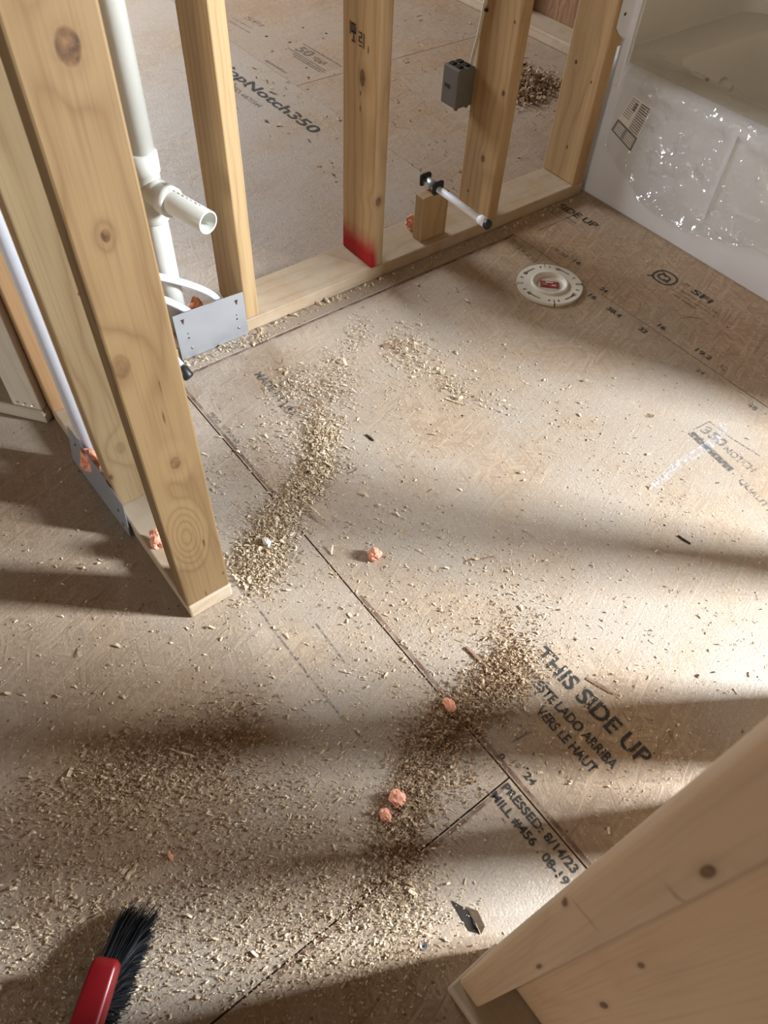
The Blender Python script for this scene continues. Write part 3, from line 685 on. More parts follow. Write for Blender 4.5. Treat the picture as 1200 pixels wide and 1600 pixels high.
# the film: a wrinkled sheet over skirt, rim and into the basin
def film():
    prof = []
    creases = [(1.136, 0.269, 1.056, 0.202), (1.056, 0.202, 0.999, 0.18), (0.958, 0.173, 0.835, 0.184), (1.202, 0.26, 1.123, 0.133), (0.916, 0.376, 0.859, 0.274), (0.975, 0.376, 0.98, 0.264), (0.98, 0.264, 0.986, 0.14), (1.319, 0.372, 1.186, 0.378), (1.059, 0.124, 0.886, 0.116), (0.886, 0.116, 0.767, 0.125), (1.277, 0.328, 1.306, 0.189), (1.086, 0.35, 1.128, 0.29)]
    def crease(y, z):
        best = 1.0
        for y0, z0, y1, z1 in creases:
            dy, dz = y1-y0, z1-z0; t = max(0, min(1, ((y-y0)*dy+(z-z0)*dz)/(dy*dy+dz*dz)))
            best = min(best, math.hypot(y-y0-t*dy, z-z0-t*dz))
        return 0.0055*max(0.0, 1-best/0.011)
    for k in range(70): prof.append((1.9655, 0.03+0.325*k/69, 0))
    for k in range(1, 8):
        a = math.pi/2*k/7; prof.append((1.9655+0.030*(1-math.cos(a)), 0.355+0.037*math.sin(a), 1))
    for k in range(1, 8): prof.append((1.9955+0.09*k/7, 0.3935, 2))
    for k in range(1, 7): prof.append((2.0855+0.035*k/6, 0.3935-0.14*(k/6)**1.3, 3))
    n = 330; y0, y1 = 1.372, 0.16
    rows = []
    for i in range(n+1):
        y = y0+(y1-y0)*i/n; row = []
        zlow = 0.165 - 0.10*min(1, max(0, (1.372-y)/0.16)) + 0.018*noise.noise((y*9, 0.3, 0)) + (0.045 if y < 1.0 else 0)*min(1, (1.0-y)/0.2 if y < 1 else 0)
        for x, z, s in prof:
            if s == 0: z = zlow + (0.355-zlow)*(z-0.03)/0.325
            p = Vector((x, y, z)); q = Vector((y*6, z*6+x*6, 1.7))
            wv = abs(noise.noise(q*1.0)) + 0.6*abs(noise.noise(q*2.3+Vector((3, 1, 0)))) + 0.35*abs(noise.noise(q*6.1))
            edge = math.exp(-((z-zlow)/0.02)**2) if s == 0 else 0
            top_ = math.exp(-((z-0.36)/0.022)**2) if s < 2 else 0.4
            a = 0.0012 + 0.0075*max(0, 0.42-wv)/0.42 + (edge+top_)*0.006*abs(noise.noise(q*13))
            if s == 0: p.x -= a + crease(y, z)
            elif s == 1: p.x -= a*0.7; p.z += a*0.7
            elif s == 2: p.z += a
            else: p.x += a; p.z += a*0.3
            p.y += 0.003*noise.noise(q*5)
            row.append(p)
        rows.append(row)
    o = grid_obj('plastic_film', rows, M['film'], None, (1.966, 0.77, 0.05))
    lab(o, 'clear wrinkled protective plastic film draped over the tub skirt and rim', 'film')
film()

# ================================================================== PLUMBING
# drain stack with tee
ds = empty('drain_pipe', (0.549, 1.476, 0.038)); lab(ds, 'white drain pipe with a tee and an open stub pointing into the room', 'pipe')
pipe_obj('riser', [(0.551, 1.476, 0.465), (0.553, 1.476, H)], 0.0255, M['pvc'], ds, n=32)
pipe_obj('riser', [(0.549, 1.476, 0.039), (0.549, 1.476, 0.36)], 0.0255, M['pvc'], ds, n=32)
tee = bmesh.new()
tube(tee, [(0, 0, -0.065), (0, 0, -0.062), (0, 0, -0.030), (0, 0, -0.028), (0, 0, 0.042), (0, 0, 0.044), (0, 0, 0.083), (0, 0, 0.086)], [0.0275, 0.0305, 0.0305, 0.0285, 0.0285, 0.0315, 0.0315, 0.0285], 32)
tube(tee, [(0.002, -0.010, 0.010), (0.006, -0.030, 0.006), (0.009, -0.044, 0.003), (0.010, -0.046, 0.003), (0.016, -0.070, 0.002), (0.0165, -0.072, 0.002)], [0.0285, 0.0285, 0.0285, 0.0315, 0.0315, 0.0285], 32)
bm_obj('tee_fitting', tee, M['pvc'], ds, (0.549, 1.476, 0.398), True)
open_pipe('open_stub', (0.561, 1.425, 0.402), (0.592, 1.302, 0.398), 0.0245, 0.0205, M['pvc'], ds)
bm = bmesh.new()
u_ = Vector((0.031, -0.123, -0.004)).normalized(); a_, b_ = frame_from(u_)
ring_ = [bm.verts.new(0.0208*(math.cos(t)*a_+math.sin(t)*b_)) for t in (2*math.pi*k/24 for k in range(24))]
bm.faces.new(ring_); bm_obj('stub_interior', bm, M['pipe_in'], ds, Vector((0.592, 1.302, 0.398))-u_*0.045)
for k in range(7):   # faint print along the stub and the riser
    p = Vector((0.561, 1.425, 0.402)).lerp(Vector((0.592, 1.302, 0.398)), 0.18+0.10*k)+Vector((0.0065, 0, 0.0238))
    bm = bmesh.new(); add_box(bm, (-0.0012, -0.004, -0.0004), (0.0012, 0.003, 0.0005)); bm_obj('printed_mark', bm, M['inkf'], ds, p)
for k in range(16):
    z = 0.50+0.018*k
    bm = bmesh.new(); add_box(bm, (-0.0012, -0.0028, -0.0062), (0.0008, 0.0028, 0.0055)); bm_obj('printed_mark', bm, M['ink'], ds, (0.5515-0.0250, 1.476-0.0035, z))

def pex(name, pts, label, r=0.0085, mat='pex', cat='pipe'):
    o = pipe_obj(name, spline(pts, 8), r, M[mat], n=16); lab(o, label, cat); return o
pex('water_tube', [(0.655, 1.438, 0.039), (0.654, 1.438, 0.085), (0.630, 1.438, 0.130), (0.575, 1.438, 0.180), (0.505, 1.438, 0.228), (0.440, 1.438, 0.262), (0.36, 1.438, 0.285), (0.287, 1.438, 0.290)], 'upper of two curved white water tubes behind the shiny steel plate')
pex('water_tube', [(0.602, 1.424, 0.039), (0.601, 1.424, 0.060), (0.580, 1.424, 0.092), (0.540, 1.424, 0.140), (0.500, 1.424, 0.178), (0.44, 1.424, 0.215), (0.36, 1.424, 0.238), (0.287, 1.424, 0.243)], 'lower of two curved white water tubes behind the shiny steel plate')
cs = empty('capped_tube', (0.455, 1.46, 0.1)); lab(cs, 'short white tube with a black cap at the floor beside the knotty front stud', 'pipe')
pipe_obj('tube', spline([(0.458, 1.470, 0.10), (0.466, 1.43, 0.090), (0.476, 1.390, 0.062), (0.4860, 1.343, 0.034)], 8), 0.0105, M['pex'], cs, n=16)
pipe_obj('cap', [(0.4850, 1.3465, 0.0365), (0.4860, 1.343, 0.034), (0.4900, 1.322, 0.020), (0.4905, 1.320, 0.0187)], [0.012, 0.0135, 0.0135, 0.011], M['black'], cs, n=20)
# toilet supply
ts = empty('toilet_supply_tube', (1.335, 1.30, 0.185)); lab(ts, 'white supply tube with a black cap sticking out over the back wall plate', 'pipe')
pipe_obj('tube', [(1.345, 1.500, 0.1835), (1.337, 1.225, 0.1855)], 0.0095, M['pipe'], ts, n=18)
pipe_obj('end_socket', [(1.3378, 1.258, 0.1855), (1.3375, 1.256, 0.1855), (1.3368, 1.229, 0.1855)], [0.0100, 0.0125, 0.0125], M['pipe'], ts, n=18)
pipe_obj('black_cap', [(1.3370, 1.231, 0.1855), (1.3366, 1.222, 0.1855), (1.3365, 1.219, 0.1855)], [0.0130, 0.0130, 0.0105], M['black'], ts, n=18)
pipe_obj('fitting', [(1.3435, 1.49, 0.184), (1.3425, 1.435, 0.184)], 0.0135, M['steel'], ts, n=20)
for y in (1.492, 1.438):
    cl = bmesh.new(); add_box(cl, (-0.017, -0.006, -0.0165), (0.019, 0.006, 0.016), 0.004)
    bm_obj('black_clamp', cl, M['black'], ts, (1.3435, y, 0.187))
# white riser in the left partition
wp = pipe_obj('riser_pipe', [(0.193, 1.202, 0.039), (0.193, 1.202, 2.3)], 0.0112, M['pipe'], n=20)
lab(wp, 'thin white riser pipe standing in the left partition between studs', 'pipe')

# guard plates
def guard(name, verts4, th, normal, mat, label, holes=(), dots=(), hmat='slot'):
    """steel plate from four corners (TL, TR, BR, BL) with triangular slots"""
    A, B, C, D = [Vector(v) for v in verts4]; n_ = Vector(normal).normalized()*th
    base = (C+D)/2; root = empty(name, base); lab(root, label, 'metal plate')
    bm = bmesh.new(); a = [bm.verts.new(v-base) for v in (A, B, C, D)]; b = [bm.verts.new(v-base-n_) for v in (A, B, C, D)]
    bm.faces.new(a); bm.faces.new(b[::-1])
    for k in range(4): bm.faces.new((a[k], a[(k+1) % 4], b[(k+1) % 4], b[k]))
    bm_obj('plate', bm, mat, root, base)
    def pt(u, v): return (A*(1-u)+B*u)*(1-v)+(D*(1-u)+C*u)*v
    for (u, v) in holes:
        q = [pt(u-0.025, v-0.045), pt(u+0.025, v-0.045), pt(u+0.004, v+0.06), pt(u-0.004, v+0.06)]
        c = sum(q, Vector())/4; bm = bmesh.new()
        f = [bm.verts.new(p-c+n_*0.3) for p in q]; g = [bm.verts.new(p-c-n_*0.2) for p in q]
        bm.faces.new(f)
        for k in range(4): bm.faces.new((f[k], f[(k+1) % 4], g[(k+1) % 4], g[k]))
        bm_obj('slot', bm, M[hmat], root, c)
    for (u, v, r, mt) in dots:
        c = pt(u, v); pipe_obj('rivet' if mt == 'screw' else 'pin_hole', [c-n_*0.2, c+n_*(1.2 if mt == 'screw' else 0.3)], r, M[mt], root, n=10)
    return root
guard('guard_plate', ((0.512, 1.4045, 0.133), (0.701, 1.4055, 0.126), (0.703, 1.4045, 0.001), (0.513, 1.4015, 0.003)), 0.0016, (0, -1, 0), M['steel'],
      'shiny steel guard plate nailed to the back wall beside the knotty front stud', holes=((0.115, 0.17), (0.885, 0.17)),
      dots=((0.15, 0.46, 0.0016, 'hole'), (0.15, 0.56, 0.0022, 'hole'), (0.86, 0.46, 0.0016, 'hole'), (0.86, 0.56, 0.0022, 'hole'), (0.17, 0.80, 0.0032, 'screw'), (0.87, 0.78, 0.0032, 'screw')))
guard('guard_plate', ((0.1795, 1.25, 0.098), (0.1795, 0.985, 0.098), (0.1720, 0.985, 0.001), (0.1640, 1.25, 0.001)), 0.0016, (-1, 0, 0), M['steel2'],
      'dull grey steel guard plate on the left partition beside the thin riser', dots=((0.12, 0.3, 0.003, 'hole'), (0.9, 0.85, 0.004, 'screw'), (0.86, 0.5, 0.003, 'hole')))

# electrical box with cable
eb = empty('electrical_box', (1.503, 1.57, 0.323)); lab(eb, 'grey plastic electrical box nailed to a back wall stud', 'electrical box')
ebb = box('body', (1.474, 1.540, 0.322), (1.5325, 1.604, 0.420), M['box'], eb, 0.003)
for dx in (1.484, 1.508):
    for dy in (1.552, 1.578):
        box('cable_tab', (dx, dy, 0.4195), (dx+0.016, dy+0.018, 0.4245), M['black'], ebb, 0.002)
box('nail_lug', (1.482, 1.546, 0.314), (1.490, 1.556, 0.3225), M['box'], ebb, 0.002)
box('nail_lug', (1.518, 1.546, 0.314), (1.527, 1.552, 0.3225), M['box'], ebb, 0.002)
box('embossed_mark', (1.4733, 1.572, 0.366), (1.4743, 1.592, 0.376), M['black'], ebb)
cb = pipe_obj('cable', spline([(1.524, 1.552, 0.423), (1.5255, 1.547, 0.46), (1.5275, 1.541, 0.50), (1.5275, 1.533, 0.58), (1.5275, 1.529, 0.66), (1.527, 1.528, 1.6)], 8), 0.0045, M['cable'], n=12)
lab(cb, 'pale electrical cable rising from the grey box along the stud', 'cable')
st = bmesh.new(); add_box(st, (-0.003, -0.009, -0.003), (0.004, 0.009, 0.003), 0.001); o = bm_obj('cable_staple', st, M['slot'], None, (1.5290, 1.5315, 0.556)); lab(o, 'dark staple holding the pale cable to the stud', 'staple')

# toilet flange
tf = empty('toilet_flange', (1.503, 1.108, 0)); lab(tf, 'round beige toilet flange with slots and a red label on the floor', 'toilet flange')
def flange():
    nr = [0.052, 0.058, 0.064, 0.068, 0.072, 0.0745, 0.0805, 0.084, 0.088, 0.0925]; n = 240
    rot = math.radians(-36)
    slots = [(34, 62), (114, 142), (214, 242), (294, 322)]; keys = [(58, 67), (138, 147), (210, 219), (318, 327)]
    holes = [20, 80, 100, 160, 200, 260, 280, 340]
    def keep(r, a):
        d = math.degrees(a) % 360
        for s0, s1 in slots:
            if s0 < d < s1 and 0.0745 < r < 0.0805: return False
        for s0, s1 in keys:
            if s0 < d < s1 and 0.072 < r < 0.084: return False
        for c in holes:
            if abs((d-c+180) % 360-180) < 2.6 and 0.076 < r < 0.084: return False
        for c, w_ in ((0, 3.0), (90, 1.5), (180, 3.5), (270, 1.5)):
            if abs((d-c+180) % 360-180) < w_ and r > 0.076: return False
        return True
    bm = bmesh.new(); V = {}
    def vert(i, k, z):
        key = (i, k % n, z)
        if key not in V:
            t = 2*math.pi*(k % n)/n + rot; V[key] = bm.verts.new((nr[i]*math.cos(t), nr[i]*math.sin(t), z))
        return V[key]
    cells = {(i, k) for i in range(len(nr)-1) for k in range(n) if keep((nr[i]+nr[i+1])/2, 2*math.pi*(k+0.5)/n)}
    t_, b_ = 0.0085, 0.0005
    for i, k in cells:
        bm.faces.new((vert(i, k, t_), vert(i+1, k, t_), vert(i+1, k+1, t_), vert(i, k+1, t_)))
        if (i, (k+1) % n) not in cells: bm.faces.new((vert(i, k+1, t_), vert(i+1, k+1, t_), vert(i+1, k+1, b_), vert(i, k+1, b_)))
        if (i, (k-1) % n) not in cells: bm.faces.new((vert(i, k, t_), vert(i, k, b_), vert(i+1, k, b_), vert(i+1, k, t_)))
        if (i+1, k) not in cells: bm.faces.new((vert(i+1, k, t_), vert(i+1, k, b_), vert(i+1, k+1, b_), vert(i+1, k+1, t_)))
        if (i-1, k) not in cells: bm.faces.new((vert(i, k, t_), vert(i, k+1, t_), vert(i, k+1, b_), vert(i, k, b_)))
    bm_obj('ring', bm, M['flange'], tf, (1.503, 1.108, 0))
    prof = [(0.0525, 0.0015), (0.0525, 0.0125), (0.0515, 0.0140), (0.0470, 0.0140), (0.0460, 0.0130), (0.0455, 0.0085), (0.042, 0.0050), (0.036, 0.0040)]
    rings = [[(1.503+r*math.cos(t), 1.108+r*math.sin(t), z) for t in (2*math.pi*k/48 for k in range(48))] for r, z in prof]
    grid_obj('collar', rings, M['flange'], tf, (1.503, 1.108, 0), close=True)
    prof = [(0.0365, 0.0040), (0.030, 0.0044), (0.002, 0.0048)]
    rings = [[(1.503+r*math.cos(t), 1.108+r*math.sin(t), z) for t in (2*math.pi*k/32 for k in range(32))] for r, z in prof]
    cap_ = grid_obj('test_cap', rings, M['flange2'], tf, (1.503, 1.108, 0), close=True)
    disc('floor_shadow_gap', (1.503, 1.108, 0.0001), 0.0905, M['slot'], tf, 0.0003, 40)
    bm = bmesh.new(); add_box(bm, (-0.026, -0.014, 0), (0.026, 0.014, 0.0015)); o = bm_obj('red_label', bm, M['redlab'], cap_, (1.503, 1.108, 0.0050)); o.rotation_euler = (0, 0, math.radians(-44))
    o['label'] = 'dark red warning label'
    for k, (u, v, w_) in enumerate(((-0.012, -0.002, 0.011), (0.012, -0.004, 0.012), (0.0, 0.008, 0.02))):
        bm = bmesh.new(); add_box(bm, (-w_/2, -0.0012, 0), (w_/2, 0.0012, 0.0003)); 
        a = math.radians(-44); q = bm_obj('label_print', bm, M['paper'] if k else M['foam'], cap_, (1.503+u*math.cos(a)-v*math.sin(a), 1.108+u*math.sin(a)+v*math.cos(a), 0.0066)); q.rotation_euler = (0, 0, a)
    for c in (80, 160, 260, 340, 20, 200):
        t = math.radians(c)+rot; disc('screw', (1.503+0.080*math.cos(t), 1.108+0.080*math.sin(t), 0.0045), 0.0032, M['screw'], tf, 0.0022, 10, 0.001)
flange()

# ================================================================== FOAM CRUMBS
def foam(c, r, label, seed, mat='foam', sq=(1, 1, 0.8), amp=0.45, z0=0.0, group=None):
    bm = bmesh.new(); bmesh.ops.create_icosphere(bm, subdivisions=3, radius=1.0)
    for v in bm.verts:
        p = v.co.copy(); k = 1 + amp*noise.noise(p*1.7+Vector((seed, 0, 0))) + 0.22*noise.noise(p*4.3+Vector((0, seed, 0)))
        v.co = Vector((p.x*sq[0], p.y*sq[1], p.z*sq[2]))*k*r
    mn = min(v.co.z for v in bm.verts)
    for v in bm.verts: v.co.z -= mn
    o = bm_obj('foam_crumb', bm, M[mat], None, (c[0], c[1], z0)); lab(o, label, 'foam', group or 'crumbs of orange spray foam')
    return o
foam((0.545, 0.655), 0.0135, 'orange foam crumb alone in the pale lit middle of the floor', 1.0, sq=(1, 0.9, 0.9))
foam((0.460, 0.323), 0.0115, 'orange foam crumb at the top of the lower sawdust trail', 4.0, sq=(0.7, 1.25, 0.7))
foam((0.287, 0.252), 0.0125, 'larger of two orange foam crumbs side by side in the sawdust', 7.0, sq=(0.9, 1.1, 0.8))
foam((0.256, 0.243), 0.0105, 'smaller of two orange foam crumbs side by side in the sawdust', 11.0, sq=(0.8, 1.1, 0.7))
foam((-0.046, 0.393), 0.0055, 'tiny orange foam crumb left in the thin dust near the brush', 15.0, sq=(0.6, 1.3, 0.7))
foam((0.206, 0.905), 0.018, 'orange foam lump on the plate behind the knotty front stud', 19.0, z0=0.0385, sq=(0.9, 1.2, 1.0))
foam((0.184, 1.163), 0.022, 'orange foam lump around the foot of the thin white riser', 23.0, z0=0.0385, sq=(0.8, 1.15, 1.1), amp=0.6)
foam((1.312, 1.498), 0.017, 'orange foam lump behind the short block on the back plate', 27.0, z0=0.0385, sq=(0.9, 1.0, 1.3), amp=0.6)
foam((0.500, 1.488), 0.018, 'amber foam lump left of the drain pipe foot', 31.0, 'foam2', z0=0.0385, sq=(0.6, 0.9, 2.0), amp=0.5)
foam((0.500, 1.428), 0.012, 'amber foam lump by the left end of the shiny steel plate', 35.0, 'foam2', z0=0.0385, sq=(0.7, 0.8, 1.6), amp=0.5)
foam((0.607, 1.480), 0.016, 'orange foam lump behind the shiny steel plate', 39.0, z0=0.0385, sq=(1.1, 0.9, 1.9), amp=0.4, mat='foam2')

# loose splinters
def splinter(a, b, wd, th, label, mat='stick', z=0.0005, seed=0):
    a, b = Vector((*a, 0)), Vector((*b, 0)); d = (b-a); L = d.length; d /= L; n_ = Vector((-d.y, d.x, 0))
    bm = bmesh.new(); rows = []
    for k in range(7):
        t = k/6; ww = wd*(0.55+0.45*math.sin(math.pi*min(1, max(0.08, t))))*(1+0.2*noise.noise((t*5, seed, 0)))
        c = d*(L*t) + n_*0.002*noise.noise((t*4, seed+3, 0))
        rows.append([bm.verts.new(c-n_*ww/2), bm.verts.new(c+n_*ww/2), bm.verts.new(c+n_*ww*0.35+Vector((0, 0, th))), bm.verts.new(c-n_*ww*0.35+Vector((0, 0, th)))])
    for r0, r1 in zip(rows, rows[1:]):
        for k in range(4): bm.faces.new((r0[k], r0[(k+1) % 4], r1[(k+1) % 4], r1[k]))
    bm.faces.new(rows[0]); bm.faces.new(rows[-1])
    o = bm_obj('wood_splinter', bm, M[mat], None, (a.x, a.y, z)); lab(o, label, 'splinter', 'loose wood splinters'); return o
splinter((0.562, 0.392), (0.572, 0.304), 0.009, 0.004, 'long brown splinter beside the lower sawdust trail', seed=1)
splinter((0.640, 1.106), (0.712, 1.086), 0.006, 0.005, 'grey brown splinter lying across the faded stamp', seed=2)
splinter((0.262, 0.218), (0.302, 0.232), 0.010, 0.006, 'pale splinter touching the two foam crumbs', 'saw', seed=3)
splinter((0.955, 1.165), (1.005, 1.150), 0.016, 0.005, 'flat brown chip in the far sawdust patch', seed=4)
splinter((0.505, 0.868), (0.515, 0.785), 0.004, 0.003, 'thin pale sliver on the sawdust ridge', 'saw', z=0.008, seed=5)
splinter((0.735, 0.94), (0.738, 0.915), 0.006, 0.003, 'short dark chip on the floor right of the sawdust ridge', 'hole', seed=6)
splinter((0.965, 0.925), (0.985, 0.885), 0.006, 0.003, 'pale chip on the bright floor below the far sawdust patch', 'saw', seed=7)
splinter((0.69, 0.54), (0.745, 0.515), 0.003, 0.002, 'thin grey brown sliver on the bright floor', seed=8)
splinter((1.10, 0.325), (1.105, 0.295), 0.004, 0.003, 'tiny dark sliver near the right edge of the bright floor', 'hole', seed=9)
splinter((0.03, 0.545), (0.058, 0.508), 0.003, 0.003, 'thin pale sliver in the left sawdust patch', 'saw', z=0.006, seed=10)
splinter((-0.115, 0.405), (-0.092, 0.414), 0.007, 0.003, 'pale chip just beyond the brush tip', 'saw', seed=11)
splinter((0.70, 0.215), (0.718, 0.165), 0.009, 0.001, 'flat dark strand flake above the printed letters', 'stick', z=0.0011, seed=12)
splinter((2.33, 2.20), (2.43, 2.16), 0.008, 0.006, 'dark twig on top of the sawdust heap in the far room', 'hole', z=0.035, seed=13)
tf_ = foam((0.385, 0.806), 0.010, 'white fluff tuft on the sawdust by the knotty front stud', 43.0, 'tuft', sq=(0.6, 1.2, 0.9), z0=0.006, group='white tuft'); tf_.name = 'fluff_tuft'; tf_['category'] = 'fluff'; del tf_['group']

# ================================================================== SAWDUST
def shavings(name, label, X, Y, Z, L, mat, tiltmax=0.5):
    n = len(X)
    ang = rng.uniform(0, 2*np.pi, n); wd = L*rng.uniform(0.18, 0.48, n); curl = rng.uniform(-1.6, 3.6, n)
    tilt = rng.normal(0, tiltmax, n); roll = rng.normal(0, 0.5, n)
    S = 4
    d = np.stack([np.cos(ang), np.sin(ang)], 1); nn = np.stack([-np.sin(ang), np.cos(ang)], 1)
    V = np.zeros((n, S, 2, 3))
    for k in range(S):
        t = k/(S-1)-0.5
        th = curl*t
        fx = np.where(np.abs(curl) < 1e-3, t, np.sin(curl*t)/np.where(np.abs(curl) < 1e-3, 1, curl))*L
        fz = (np.cos(th)-1)/np.where(np.abs(curl) < 1e-3, 1, curl)*L
        fz = fz + fx*np.sin(tilt)
        taper = 1-0.25*abs(2*t)**1.5
        for j, sgn in ((0, -0.5), (1, 0.5)):
            ww = wd*sgn*taper
            V[:, k, j, 0] = X + d[:, 0]*fx + nn[:, 0]*ww
            V[:, k, j, 1] = Y + d[:, 1]*fx + nn[:, 1]*ww
            V[:, k, j, 2] = fz + ww*np.sin(roll)
    zmin = V[:, :, :, 2].min(axis=(1, 2))
    V[:, :, :, 2] += (Z - zmin)[:, None, None] + 0.0007
    vid = np.arange(n*S*2).reshape(n, S, 2)
    F = np.stack([vid[:, :-1, 0], vid[:, :-1, 1], vid[:, 1:, 1], vid[:, 1:, 0]], -1).reshape(-1, 4)
    c = np.array([X.mean(), Y.mean(), 0.0]); P3 = V.reshape(-1, 3) - c
    me = bpy.data.meshes.new(name); me.vertices.add(len(P3)); me.vertices.foreach_set('co', P3.reshape(-1).astype(np.float32))
    me.loops.add(F.size); me.loops.foreach_set('vertex_index', F.reshape(-1).astype(np.int32))
    me.polygons.add(len(F)); me.polygons.foreach_set('loop_start', np.arange(0, F.size, 4).astype(np.int32)); me.polygons.foreach_set('loop_total', np.full(len(F), 4, np.int32))
    me.update(calc_edges=True); me.validate()
    o = put(name, me, mat, None, tuple(c)); lab(o, label, 'sawdust', kind='stuff'); return o
def blobs(B, lmean):
    """B: rows of (x, y, sigma along, sigma across, angle, count, mound height)"""
    Xs, Ys, Zs, Ls = [], [], [], []
    for x, y, sa, sb, a, n, h in B:
        n = int(n*2.4)
        u = rng.normal(0, 1, n); v = rng.normal(0, 1, n)
        ca, sa_ = math.cos(a), math.sin(a)
        Xs.append(x+ca*u*sa-sa_*v*sb); Ys.append(y+sa_*u*sa+ca*v*sb)
        Zs.append(h*np.exp(-(u*u+v*v)/2)*rng.uniform(0, 1, n)); Ls.append(lmean*rng.lognormal(0, 0.38, n))
    X, Y, Z, L = map(np.concatenate, (Xs, Ys, Zs, Ls))
    # keep off walls and pipes
    ok = ~((X > 0.168) & (X < 0.29) & ((Y > 0.735) | (Y < 0.012))) & (Y < 1.398) | (Y > 1.56)
    ok &= ~((X-1.503)**2+(Y-1.108)**2 < 0.1**2)
    return X[ok], Y[ok], Z[ok], L[ok]
def trail(pts, across, n, h):
    out = []
    for (x0, y0), (x1, y1) in zip(pts, pts[1:]):
        l = math.hypot(x1-x0, y1-y0); out.append(((x0+x1)/2, (y0+y1)/2, l*0.55, across, math.atan2(y1-y0, x1-x0), n, h))
    return out
B1 = trail([(0.671, 1.034), (0.632, 0.964), (0.566, 0.905), (0.477, 0.870), (0.391, 0.809), (0.322, 0.770)], 0.022, 560, 0.012)
B1 += [(0.345, 0.775, 0.035, 0.028, 0.5, 900, 0.014), (0.40, 0.83, 0.05, 0.03, 0.7, 500, 0.008)]
shavings('sawdust_ridge', 'thick ridge of pale shavings leading to the knotty front stud', *blobs(B1, 0.0048), M['saw'])
B2 = [(1.000, 1.125, 0.050, 0.030, 0.9, 288, 0.007), (0.93, 1.236, 0.05, 0.022, 0.7, 102, 0.004), (0.80, 1.143, 0.06, 0.028, 0.9, 156, 0.005), (0.69, 1.165, 0.045, 0.035, 0.3, 252, 0.006), (0.74, 1.10, 0.05, 0.035, 0.6, 198, 0.004),
      (1.006, 0.99, 0.05, 0.025, -1.3, 90, 0.003), (1.02, 0.90, 0.06, 0.02, -1.2, 78, 0.003), (0.60, 1.02, 0.06, 0.05, 0.4, 156, 0.003), (0.50, 1.02, 0.04, 0.05, 0.4, 54, 0.002)]
shavings('sawdust_patch', 'scattered patch of shavings on the floor in front of the back wall', *blobs(B2, 0.0048), M['saw'])
B3 = trail([(0.616, 0.335), (0.580, 0.300), (0.520, 0.300), (0.455, 0.312), (0.385, 0.292), (0.323, 0.255), (0.263, 0.214), (0.205, 0.172)], 0.024, 640, 0.010)
B3 += [(0.60, 0.31, 0.04, 0.03, 0.3, 500, 0.006), (0.40, 0.25, 0.06, 0.04, 0.6, 500, 0.005), (0.64, 0.36, 0.06, 0.04, 0.6, 260, 0.002)]
shavings('sawdust_trail', 'brown trail of shavings between the printed letters and the bottom edge', *blobs(B3, 0.0040), M['saw_dark'])
B4 = [(-0.06, 0.565, 0.05, 0.035, -0.4, 520, 0.006), (0.01, 0.537, 0.05, 0.035, -0.4, 520, 0.006), (0.09, 0.505, 0.05, 0.04, -0.4, 500, 0.006), (0.145, 0.519, 0.03, 0.03, 0, 170, 0.003), (-0.11, 0.51, 0.06, 0.04, -0.6, 340, 0.004), (0.02, 0.45, 0.09, 0.05, -0.6, 520, 0.003), (-0.19, 0.60, 0.04, 0.03, 0, 120, 0.003)]
shavings('sawdust_patch', 'brown patch of shavings on the floor beyond the brush', *blobs(B4, 0.0038), M['saw_dark'])
B5 = [(0.184, 0.119, 0.05, 0.04, 0.5, 900, 0.004), (0.09, 0.165, 0.08, 0.05, -0.5, 800, 0.003), (-0.07, 0.28, 0.10, 0.06, -0.6, 900, 0.003), (-0.24, 0.45, 0.08, 0.06, -0.6, 700, 0.003), (0.02, 0.33, 0.13, 0.08, -0.6, 700, 0.002), (-0.26, 0.32, 0.08, 0.08, 0, 500, 0.002), (0.14, 0.28, 0.09, 0.06, -0.6, 500, 0.002)]
shavings('sawdust_dusting', 'fine pale sawdust over the floor around the brush', *blobs(B5, 0.0033), M['saw'])
def scatter(n, x0, x1, y0, y1, l, power=1.0):
    X = rng.uniform(x0, x1, n); Y = rng.uniform(y0, y1, n); L = l*rng.lognormal(0, 0.45, n)
    ok = ~((X > 0.165) & (X < 0.295) & ((Y > 0.735) | (Y < 0.012))) & ((X-1.503)**2+(Y-1.108)**2 > 0.1**2) & (X < 1.95)
    nz = np.array([noise.noise((a*3.1, b*3.1, 0.5)) for a, b in zip(X, Y)]); ok &= nz > rng.uniform(-0.7, 0.35, n)
    return X[ok], Y[ok], np.zeros(ok.sum()), L[ok]
parts = [scatter(5200, -0.4, 0.75, 0.0, 0.75, 0.0036), scatter(3600, 0.3, 1.25, 0.35, 1.1, 0.0036), scatter(1300, -0.15, 1.4, 0.0, 1.39, 0.0048), scatter(420, 1.0, 1.95, 0.2, 1.39, 0.0045), scatter(700, -0.6, 0.16, 0.75, 1.35, 0.0055), scatter(1500, 0.7, 1.25, 0.0, 0.55, 0.0034)]
X, Y, Z, L = map(np.concatenate, zip(*parts)); shavings('loose_shavings', 'loose single shavings strewn across the whole bathroom floor', X, Y, Z, L, M['saw'], 0.3)
X = np.concatenate([rng.uniform(0.46, 0.74, 420), rng.uniform(0.72, 1.9, 420)]); Y = 1.40-np.abs(rng.normal(0, 0.012, 840)); Y[:420] = 1.395-np.abs(rng.normal(0, 0.02, 420)); Y = np.minimum(Y, 1.398)
shavings('sawdust_along_plate', 'line of fine sawdust along the foot of the back wall', X, Y, rng.uniform(0, 0.002, 840), 0.0055*rng.lognormal(0, 0.4, 840), M['saw'])
B6 = [(2.36, 2.10, 0.075, 0.045, 1.0, 1300, 0.05), (2.30, 2.11, 0.08, 0.05, 0.8, 900, 0.03), (2.42, 2.06, 0.05, 0.04, 0.6, 500, 0.02)]
